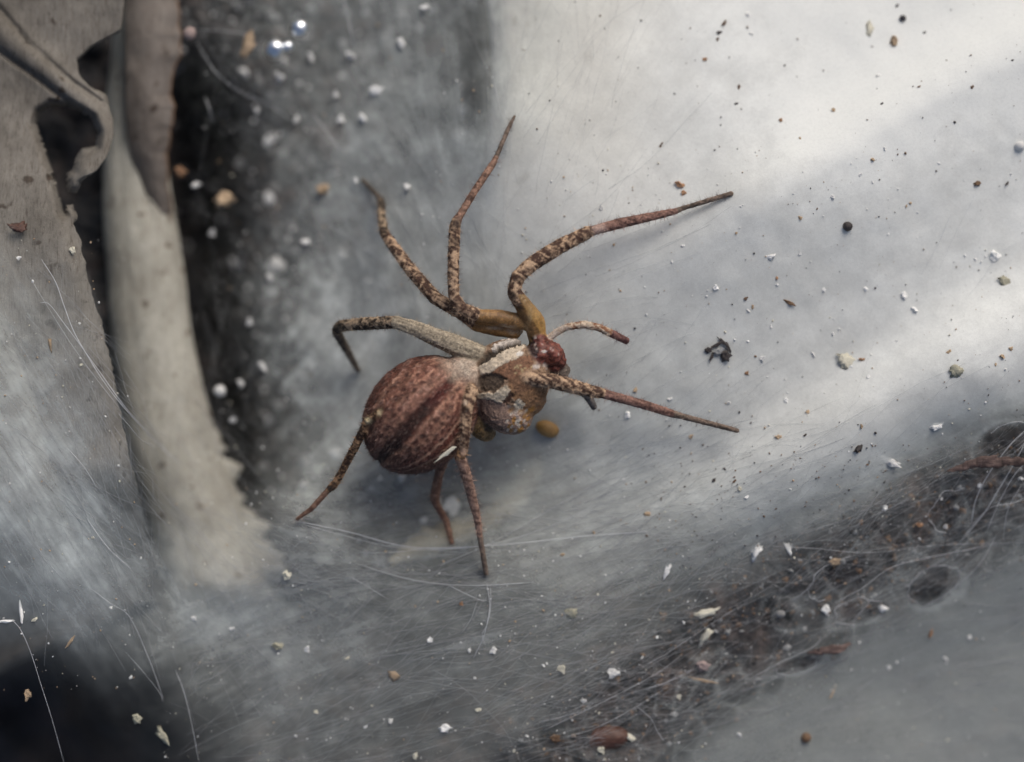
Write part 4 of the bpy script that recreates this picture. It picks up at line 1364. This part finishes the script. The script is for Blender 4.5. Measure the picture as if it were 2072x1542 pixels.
# single pieces that can be told apart
ONE = [
    ('bead', 1827, 37, 15, 15, 0, 'bead', 'beadblack', 'tiny glossy black bead near the top right of the pale silk', 'bead'),
    ('flake', 1760, 61, 15, 30, -10, 'flake', 'cream', 'upright cream flake near the glossy black bead', 'flake'),
    ('crumb', 1809, 86, 18, 26, 10, 'lump', 'tan', 'tan crumb just below the glossy black bead', 'crumb'),
    ('crumb', 1427, 120, 11, 10, 0, 'lump', 'orange', 'small orange crumb high on the pale silk above the long leg', 'crumb'),
    ('bead', 1715, 458, 20, 20, 0, 'bead', 'dark', 'round dark brown bead on the grey silk right of the long leg', 'bead'),
    ('crumb', 1377, 374, 22, 16, -20, 'lump', 'orange', 'rusty orange crumb just above the long upper leg', 'crumb'),
    ('crumb', 1384, 391, 11, 10, 0, 'lump', 'orange', 'smaller rusty crumb touching the one above the long upper leg', 'crumb'),
    ('flake', 1558, 520, 28, 10, 12, 'flake', 'white', 'thin white flake lying level on the grey silk', 'flake'),
    ('splinter', 1596, 612, 30, 9, -25, 'splinter', 'brown', 'brown slanted splinter on the grey silk right of the palp', 'splinter'),
    ('crumb', 1711, 729, 38, 34, 0, 'disc', 'cream', 'round crusty cream patch on the grey silk', 'crumb'),
    ('crumb', 1745, 727, 14, 8, 0, 'lump', 'orange', 'small orange crumb beside the round cream patch', 'crumb'),
    ('crumb', 1936, 752, 26, 24, 0, 'disc', 'olive', 'flat olive crumb on the pale ridge at the right', 'crumb'),
    ('crumb', 1977, 372, 18, 12, 0, 'lump', 'brown', 'brown crumb on the silk near the right edge', 'crumb'),
    ('bead', 2064, 296, 22, 20, 0, 'bead', 'white', 'white bead cut by the right edge of the picture', 'bead'),
    ('crumb', 2032, 570, 22, 30, 20, 'disc', 'olive', 'pale olive scale near the right edge', 'crumb'),
    ('flake', 1802, 935, 50, 12, -28, 'flake', 'white', 'largest white flake lying just above the soil band', 'flake'),
    ('flake', 1898, 863, 28, 14, 25, 'flake', 'white', 'short white flake above the dark hole at the right', 'flake'),
    ('crumb', 1736, 908, 14, 26, -35, 'lump', 'dark', 'black ragged crumb left of the largest white flake', 'crumb'),
    ('flake', 1531, 1115, 20, 36, -22, 'flake', 'white', 'upright white flake at the upper edge of the soil band', 'flake'),
    ('flake', 1596, 1113, 11, 26, 15, 'flake', 'white', 'narrow white flake right of the upright one', 'flake'),
    ('flake', 1350, 1156, 11, 26, -25, 'flake', 'white', 'slanted white flake on the silk below the long right leg', 'flake'),
    ('flake', 1434, 1240, 50, 16, 18, 'flake', 'cream', 'long cream flake lying on the soil band', 'flake'),
    ('flake', 1428, 1286, 20, 38, -32, 'flake', 'cream', 'slanted cream flake below the long cream one', 'flake'),
    ('pebble', 1579, 1242, 22, 16, 0, 'bead', 'grey', 'small oval grey pebble in the soil band', 'pebble'),
    ('pebble', 1420, 1346, 32, 26, 10, 'lump', 'pink', 'pinkish grey pebble above the short twig', 'pebble'),
    ('twig', 1424, 1377, 64, 7, -12, 'splinter', 'tan', 'short tan twig lying on the lower soil band', 'twig'),
    ('twig', 1685, 1402, 38, 4, 64, 'splinter', 'tan', 'hair thin tan twig on the blurred grey silk', 'twig'),
    ('flake', 1786, 1230, 26, 12, -25, 'flake', 'white', 'pale flake between the dark holes of the soil band', 'flake'),
    ('crumb', 1673, 1233, 18, 22, 30, 'lump', 'white', 'white lump under the wide dark hole', 'crumb'),
    ('crumb', 1687, 1137, 28, 20, 30, 'lump', 'tan', 'tan lump on the rim of the wide dark hole', 'crumb'),
    ('crumb', 1861, 1062, 16, 12, 0, 'lump', 'orange', 'orange crumb beside the dark hole at the right', 'crumb'),
    ('splinter', 1884, 1279, 8, 30, -15, 'splinter', 'orange', 'orange splinter on the blurred grey silk below the soil band', 'splinter'),
    ('bead', 1631, 1493, 22, 22, 0, 'bead', 'brown', 'round brown bead on the blurred silk at the bottom', 'bead'),
    ('crumb', 1156, 1241, 26, 24, 0, 'disc', 'olive', 'round pale olive scale on the silk below the spider', 'crumb'),
    ('crumb', 796, 1367, 24, 22, 0, 'disc', 'tan', 'round tan scale on the silk at the bottom', 'crumb'),
    ('crumb', 582, 1164, 18, 26, -20, 'lump', 'cream', 'oval cream crumb between the stem and the lowest legs', 'crumb'),
    ('crumb', 1243, 1363, 26, 18, 0, 'lump', 'white', 'bright white lump near the bottom of the soil band', 'crumb'),
    ('crumb', 899, 1475, 26, 18, 0, 'lump', 'white', 'largest white lump on the silk at the bottom edge', 'crumb'),
    ('crumb', 1278, 1494, 20, 16, -40, 'lump', 'cream', 'cream lump beside the dark red pebble', 'crumb'),
    ('crumb', 1122, 1494, 26, 22, 30, 'lump', 'brown', 'brown crumb left of the dark red pebble', 'crumb'),
    ('crumb', 564, 1307, 24, 20, 0, 'lump', 'olive', 'pale olive crumb on the silk right of the stem foot', 'crumb'),
    ('splinter', 42, 1238, 9, 52, 8, 'splinter', 'white', 'upright white splinter near the lower left edge', 'splinter'),
    ('splinter', 12, 1257, 40, 7, 3, 'splinter', 'white', 'level white splinter touching the left edge', 'splinter'),
    ('splinter', 142, 1299, 30, 7, 55, 'splinter', 'tan', 'tan forked splinter above the black corner', 'splinter'),
    ('crumb', 276, 1453, 24, 22, 0, 'lump', 'olive', 'olive grey crumb at the rim of the black corner', 'crumb'),
    ('flake', 330, 1489, 16, 34, 35, 'flake', 'olive', 'olive grey flake below the crumb by the black corner', 'flake'),
    ('crumb', 57, 1407, 14, 20, 0, 'lump', 'tan', 'yellowish crumb hanging over the black corner', 'crumb'),
    ('crumb', 101, 696, 9, 24, 8, 'flake', 'tan', 'tan chip on the silk covered bark', 'chip'),
    ('crumb', 148, 506, 12, 18, 20, 'lump', 'cream', 'cream crumb on the edge of the bark strip', 'crumb'),
    ('crumb', 38, 462, 34, 22, 15, 'flake', 'redpebble', 'dark reddish flake lying on the bark strip', 'flake'),
]
for r in ONE:
    drop(*r)
# deeper pieces in the dark hollow
DEEP = [
    ('bead', 384, 68, 26, 30, -20, 'bead', 'pink', 'blurred pinkish bead at the top of the dark hollow', 'bead', -1.7),
    ('flake', 501, 97, 22, 48, -25, 'flake', 'tan', 'blurred upright tan flake left of the shining droplets', 'flake', -2.2),
    ('crumb', 451, 405, 38, 32, 0, 'lump', 'tan', 'blurred tan crumb in the dark hollow', 'crumb', -2.9),
    ('crumb', 655, 383, 24, 24, 0, 'lump', 'tan', 'small blurred tan crumb on the silk left of the hind leg tip', 'crumb', -2.6),
    ('crumb', 363, 346, 26, 22, 0, 'lump', 'orange', 'blurred rusty crumb close to the stem edge', 'crumb', -2.8),
    ('bead', 445, 791, 26, 26, 0, 'bead', 'white', 'blurred white bead in the dark gap right of the stem', 'bead', -2.7),
]
for r in DEEP:
    drop(*r[:-1], z=r[-1])
# shining droplets
t = NT('water_droplet')
b = t.n('BsdfPrincipled')
b.inputs['Base Color'].default_value = (.9, .93, .95, 1)
b.inputs['Roughness'].default_value = .30
b.inputs['Metallic'].default_value = 1.0
t.l(b.outputs[0], t.out.inputs[0])
M['droplet'] = t.m
for px, py, r, lb in ((556, 99, 46, 'brightest shining droplet in the dark hollow at the top'), (582, 94, 26, 'dim greenish droplet touching the brightest one'), (606, 58, 40, 'shining droplet just above the brightest one')):
    drop('droplet', px, py, r, r, 0, 'bead', 'droplet', lb, 'droplet', z=-2.3)
# dark red pebble at the bottom and dead insect fragment
drop('pebble', 1216, 1492, 116, 58, 5, 'bead', 'redpebble', 'large dark red pebble at the bottom of the soil band', 'pebble', dz=-.3)
ins = put('insect_remains', None, None, P(1456, 706, sheet_top(1456, 706)), label='small black insect remains on the grey silk right of the palp', category='insect')
for nm, px, py, w, h, an in (('body', 1466, 719, 22, 22, 0), ('head', 1432, 708, 16, 11, 20), ('leg', 1450, 698, 34, 6, 30), ('leg', 1463, 692, 26, 6, -40), ('leg', 1440, 722, 22, 5, 70), ('leg', 1474, 704, 6, 24, 20), ('wing', 1452, 712, 22, 14, 30)):
    me_ = crumb('splinter' if nm == 'leg' else 'lump', 'grey' if nm == 'wing' else 'dark', 2)
    o = put(nm, me_, ins, P(px, py, sheet_top(px, py, .04)) - ins.location)
    o.scale = (w / 200, h / 200, min(w, h) / 200)
    o.rotation_euler = (0, 0, math.radians(an))
# alike small crumbs
G_R = [(1790, 300, 8), (1741, 353, 9), (1685, 399, 11), (1383, 497, 10), (1618, 514, 11), (1573, 576, 9), (1449, 581, 14), (1667, 587, 11), (1751, 584, 13), (1830, 599, 19), (1849, 626, 18), (2013, 516, 24), (1994, 519, 9), (1973, 524, 9),
       (1757, 763, 11), (1645, 716, 14), (1544, 725, 14), (1591, 811, 14), (1357, 807, 12), (1216, 422, 14), (1685, 675, 9), (1560, 660, 8), (1475, 815, 10), (1270, 838, 16), (1360, 530, 8), (1513, 628, 10), (1778, 153, 12), (1513, 30, 14), (1519, 68, 12), (1900, 330, 8), (2050, 640, 8), (1815, 690, 8)]
for px, py, s_w in G_R:
    drop('crumb', px, py, s_w * random.uniform(.9, 1.3), s_w * random.uniform(.6, 1.0), random.uniform(0, 180), 'lump', 'white', 'tiny white crumb on the pale grey silk right of the spider', 'crumb', 'tiny white crumbs on the pale silk')
G_O = [(1580, 244, 11), (1619, 280, 10), (1687, 223, 12), (1765, 323, 11), (1619, 440, 12), (1572, 563, 10), (1523, 620, 12), (1635, 834, 12), (1743, 862, 12), (1399, 883, 13), (1577, 884, 18), (1921, 711, 14), (1510, 755, 14), (1201, 1077, 9), (934, 1221, 11), (1139, 1122, 12), (1309, 1040, 18), (1285, 790, 16), (2027, 721, 14), (2045, 705, 10), (2015, 738, 10)]
for px, py, s_w in G_O:
    drop('crumb', px, py, s_w, s_w * random.uniform(.6, 1.0), random.uniform(0, 180), 'lump', ('orange', 'tan')[px % 2], 'tiny %s crumb on the grey silk' % ('orange', 'tan')[px % 2], 'crumb', 'tiny tan crumbs on the silk')
G_D = [(1495, 176, 13), (1489, 210, 10), (1466, 46, 16), (1456, 66, 12), (1452, 80, 10), (1968, 176, 10), (2048, 122, 7), (2038, 371, 11), (1510, 604, 10), (1444, 973, 12), (1487, 973, 10), (1336, 296, 9), (1397, 57, 6), (1340, 290, 6), (1570, 1030, 6), (1630, 880, 9), (1870, 66, 9), (1860, 175, 8), (1785, 210, 8), (1815, 12, 10), (1520, 855, 7), (1653, 423, 6)]
for px, py, s_w in G_D:
    drop('crumb', px, py, s_w * 1.2, s_w * .7, random.uniform(20, 80), 'lump', random.choice(('dark', 'brown')), 'tiny dark crumb on the pale grey silk', 'crumb', 'tiny dark crumbs on the pale silk')
G_B = [(703, 1332, 14), (622, 1313, 16), (950, 1317, 14), (999, 1315, 20), (869, 1296, 18), (1099, 1346, 11), (1138, 1353, 20), (1182, 1418, 15), (969, 1437, 16), (739, 1471, 12), (1066, 1489, 8), (1218, 1517, 18), (840, 1531, 18), (470, 1272, 14), (391, 1251, 18), (1383, 1259, 10), (1375, 1410, 12), (1497, 990, 13), (1512, 1005, 12),
       (1981, 983, 14), (2065, 968, 14), (1914, 1065, 12), (1791, 1029, 15), (1495, 1486, 14), (1905, 1010, 9), (1860, 1090, 8), (1740, 1300, 7), (1040, 1520, 10), (1300, 1330, 8), (1330, 1290, 9), (71, 1253, 14), (39, 522, 12), (164, 739, 11), (187, 1088, 9), (225, 1230, 9), (265, 1370, 9), (640, 1440, 10), (790, 1460, 14), (1240, 1320, 8), (1962, 1290, 13), (1912, 1332, 14), (1798, 1350, 10), (1815, 1340, 8)]
for px, py, s_w in G_B:
    drop('crumb', px, py, s_w * random.uniform(.9, 1.2), s_w * random.uniform(.6, 1.0), random.uniform(0, 180), 'lump', random.choice(('white', 'white', 'cream')), 'tiny whitish crumb on the darker silk along the bottom and soil band', 'crumb', 'tiny whitish crumbs on the darker silk')
G_H = [(811, 84, 26), (758, 183, 34), (628, 113, 24), (565, 154, 22), (711, 113, 22), (861, 14, 20), (824, 379, 20), (719, 364, 16), (690, 240, 18), (735, 240, 22), (486, 774, 22), (470, 850, 20), (600, 240, 18), (680, 190, 16), (520, 225, 16), (545, 560, 24), (620, 490, 24), (530, 740, 26), (430, 470, 18), (395, 375, 22), (505, 650, 20)]
for px, py, s_w in G_H:
    drop('crumb', px, py, s_w * random.uniform(.9, 1.2), s_w * random.uniform(.7, 1.0), random.uniform(0, 180), 'lump', 'white', 'blurred whitish crumb in the hollow left of the spider', 'crumb', 'blurred whitish crumbs in the hollow', dz=.08)


# where each small crumb lies, told by the nearest thing one can find
LM = [(1827, 37, 'glossy black bead'), (1760, 61, 'upright cream flake'), (1427, 120, 'high orange crumb'), (1715, 458, 'round dark bead'), (1377, 374, 'rusty crumb'), (1482, 391, 'tip of the long upper leg'), (1558, 520, 'thin level white flake'),
      (1596, 612, 'brown splinter'), (1711, 729, 'round cream patch'), (1936, 752, 'flat olive crumb'), (2064, 296, 'white bead at the right edge'), (2032, 570, 'pale olive scale'), (1802, 935, 'largest white flake'), (1898, 863, 'short white flake'),
      (1531, 1115, 'upright white flake'), (1350, 1156, 'slanted white flake'), (1434, 1240, 'long cream flake'), (1579, 1242, 'oval grey pebble'), (1420, 1346, 'pinkish pebble'), (1685, 1402, 'hair thin twig'), (1884, 1279, 'orange splinter'),
      (1631, 1493, 'round brown bead'), (1156, 1241, 'round olive scale'), (796, 1367, 'round tan scale'), (582, 1164, 'oval cream crumb'), (1243, 1363, 'bright white lump'), (899, 1475, 'largest white lump'), (1216, 1492, 'dark red pebble'), (564, 1307, 'pale olive crumb'),
      (42, 1238, 'upright white splinter'), (276, 1453, 'black corner crumb'), (101, 696, 'tan chip'), (1456, 706, 'black insect remains'), (1494, 872, 'tip of the right lower leg'), (1270, 691, 'palp tip'), (1108, 868, 'amber seed'), (984, 1163, 'lowest leg tip'),
      (1942, 1031, 'right dark hole'), (1704, 1166, 'wide dark hole'), (556, 99, 'shining droplets'), (451, 405, 'blurred tan crumb'), (655, 383, 'small blurred tan crumb'), (445, 791, 'blurred white bead'), (732, 362, 'upper left leg tip'), (680, 670, 'left leg knee'), (1042, 234, 'top leg tip'), (1977, 372, 'brown crumb near the right edge')]
DIRS = ['right of', 'above and right of', 'above', 'above and left of', 'left of', 'below and left of', 'below', 'below and right of']
small = [o for o in COL.objects if o.get('group') and o.get('category') == 'crumb']
used = {}
for o in small:
    sx_ = (CAM_H - o.location.z) / CAM_H / 100
    px, py = o.location.x / sx_ + 1036, 771 - o.location.y / sx_
    base_l = o['label'].split(' crumb')[0] + ' crumb'
    ranked = sorted(LM, key=lambda l: math.hypot(l[0] - px, l[1] - py))[:5]
    done = False
    for lx, ly, ln_ in ranked:
        d_ = math.hypot(px - lx, py - ly)
        w_ = DIRS[int(round(math.atan2(ly - py, px - lx) / (math.pi / 4))) % 8]
        how = 'just ' if d_ < 45 else ('' if d_ < 110 else 'well ')
        cand = base_l + ' ' + how + w_ + ' the ' + ln_
        if cand not in used:
            used[cand] = 1
            o['label'] = cand
            done = True
            break


# fine dust and grit nobody could count
def scatter(name, spots, mats, label, smin, smax, zoff=0.0, ground=False):
    bm = bmesh.new()
    bmesh.ops.create_icosphere(bm, subdivisions=1, radius=1.0)
    V0 = np.array([v.co[:] for v in bm.verts])
    F0 = np.array([[v.index for v in f.verts] for f in bm.faces])
    bm.free()
    n = len(spots)
    xs_, ys_ = spots[:, 0], spots[:, 1]
    z = (ground_z(xs_, ys_) if ground else silk_full(xs_, ys_)) + zoff
    c = PN(xs_, ys_, z)
    s = smin * (smax / smin) ** (RNG.random(n) ** 2.2)
    sc3 = s[:, None] * RNG.uniform(.5, 1.3, (n, 3))
    th = RNG.uniform(0, 6.28, n)
    jit = 1 + RNG.normal(0, .22, (n, len(V0), 1))
    V = V0[None] * jit * sc3[:, None, :]
    V = np.stack([V[..., 0] * np.cos(th)[:, None] - V[..., 1] * np.sin(th)[:, None], V[..., 0] * np.sin(th)[:, None] + V[..., 1] * np.cos(th)[:, None], V[..., 2]], -1) + c[:, None]
    F = (F0[None] + (np.arange(n) * len(V0))[:, None, None]).reshape(-1, 3)
    o = put(name, mesh_np(name, V.reshape(-1, 3), F, mats[0], False), kind='stuff', label=label, category='dust' if 'dust' in name else 'grit')
    for m_ in mats[1:]:
        o.data.materials.append(m_)
    if len(mats) > 1:
        mi = np.repeat(RNG.integers(0, len(mats), n), len(F0)).astype(np.int32)
        o.data.polygons.foreach_set('material_index', mi)
    return o


def rnd(n, x0, x1, y0, y1):
    return np.stack([RNG.uniform(x0, x1, n), RNG.uniform(y0, y1, n)], -1)


bnd = np.array(BAND, float)
tt = RNG.uniform(0, len(bnd) - 1.001, 5200)
i0 = tt.astype(int)
bp = bnd[i0] + (tt - i0)[:, None] * (bnd[i0 + 1] - bnd[i0])
bp = bp + RNG.normal(0, 75, bp.shape)
scatter('soil_grit', bp, [M['dark'], M['brown'], M['dark'], M['dark'], M['brown'], M['grey'], M['dark']], 'dark loose grit on the soil band', .015, .085, -.02, True)
scatter('hollow_grit', rnd(1500, 330, 1000, -60, 1150), [M['dark'], M['grey'], M['dark'], M['beadblack'], M['dark'], M['grey'], M['dark'], M['white']], 'blurred grit lying deep in the dark hollow', .05, .2, .05, True)
scatter('pale_dust', np.concatenate([rnd(1300, 1000, 2100, 300, 1540), rnd(900, 330, 1400, 900, 1560), rnd(260, 0, 330, 480, 1400), rnd(500, 400, 1000, 0, 1000)]), [M['white'], M['cream'], M['white'], M['tan']], 'fine pale dust caught all over the silk', .006, .028, .008)
scatter('dark_dust', np.concatenate([rnd(450, 1050, 2100, 0, 1000), rnd(900, 1300, 2100, 900, 1250)]), [M['dark'], M['brown']], 'fine dark dust caught on the pale silk', .006, .026, .01)
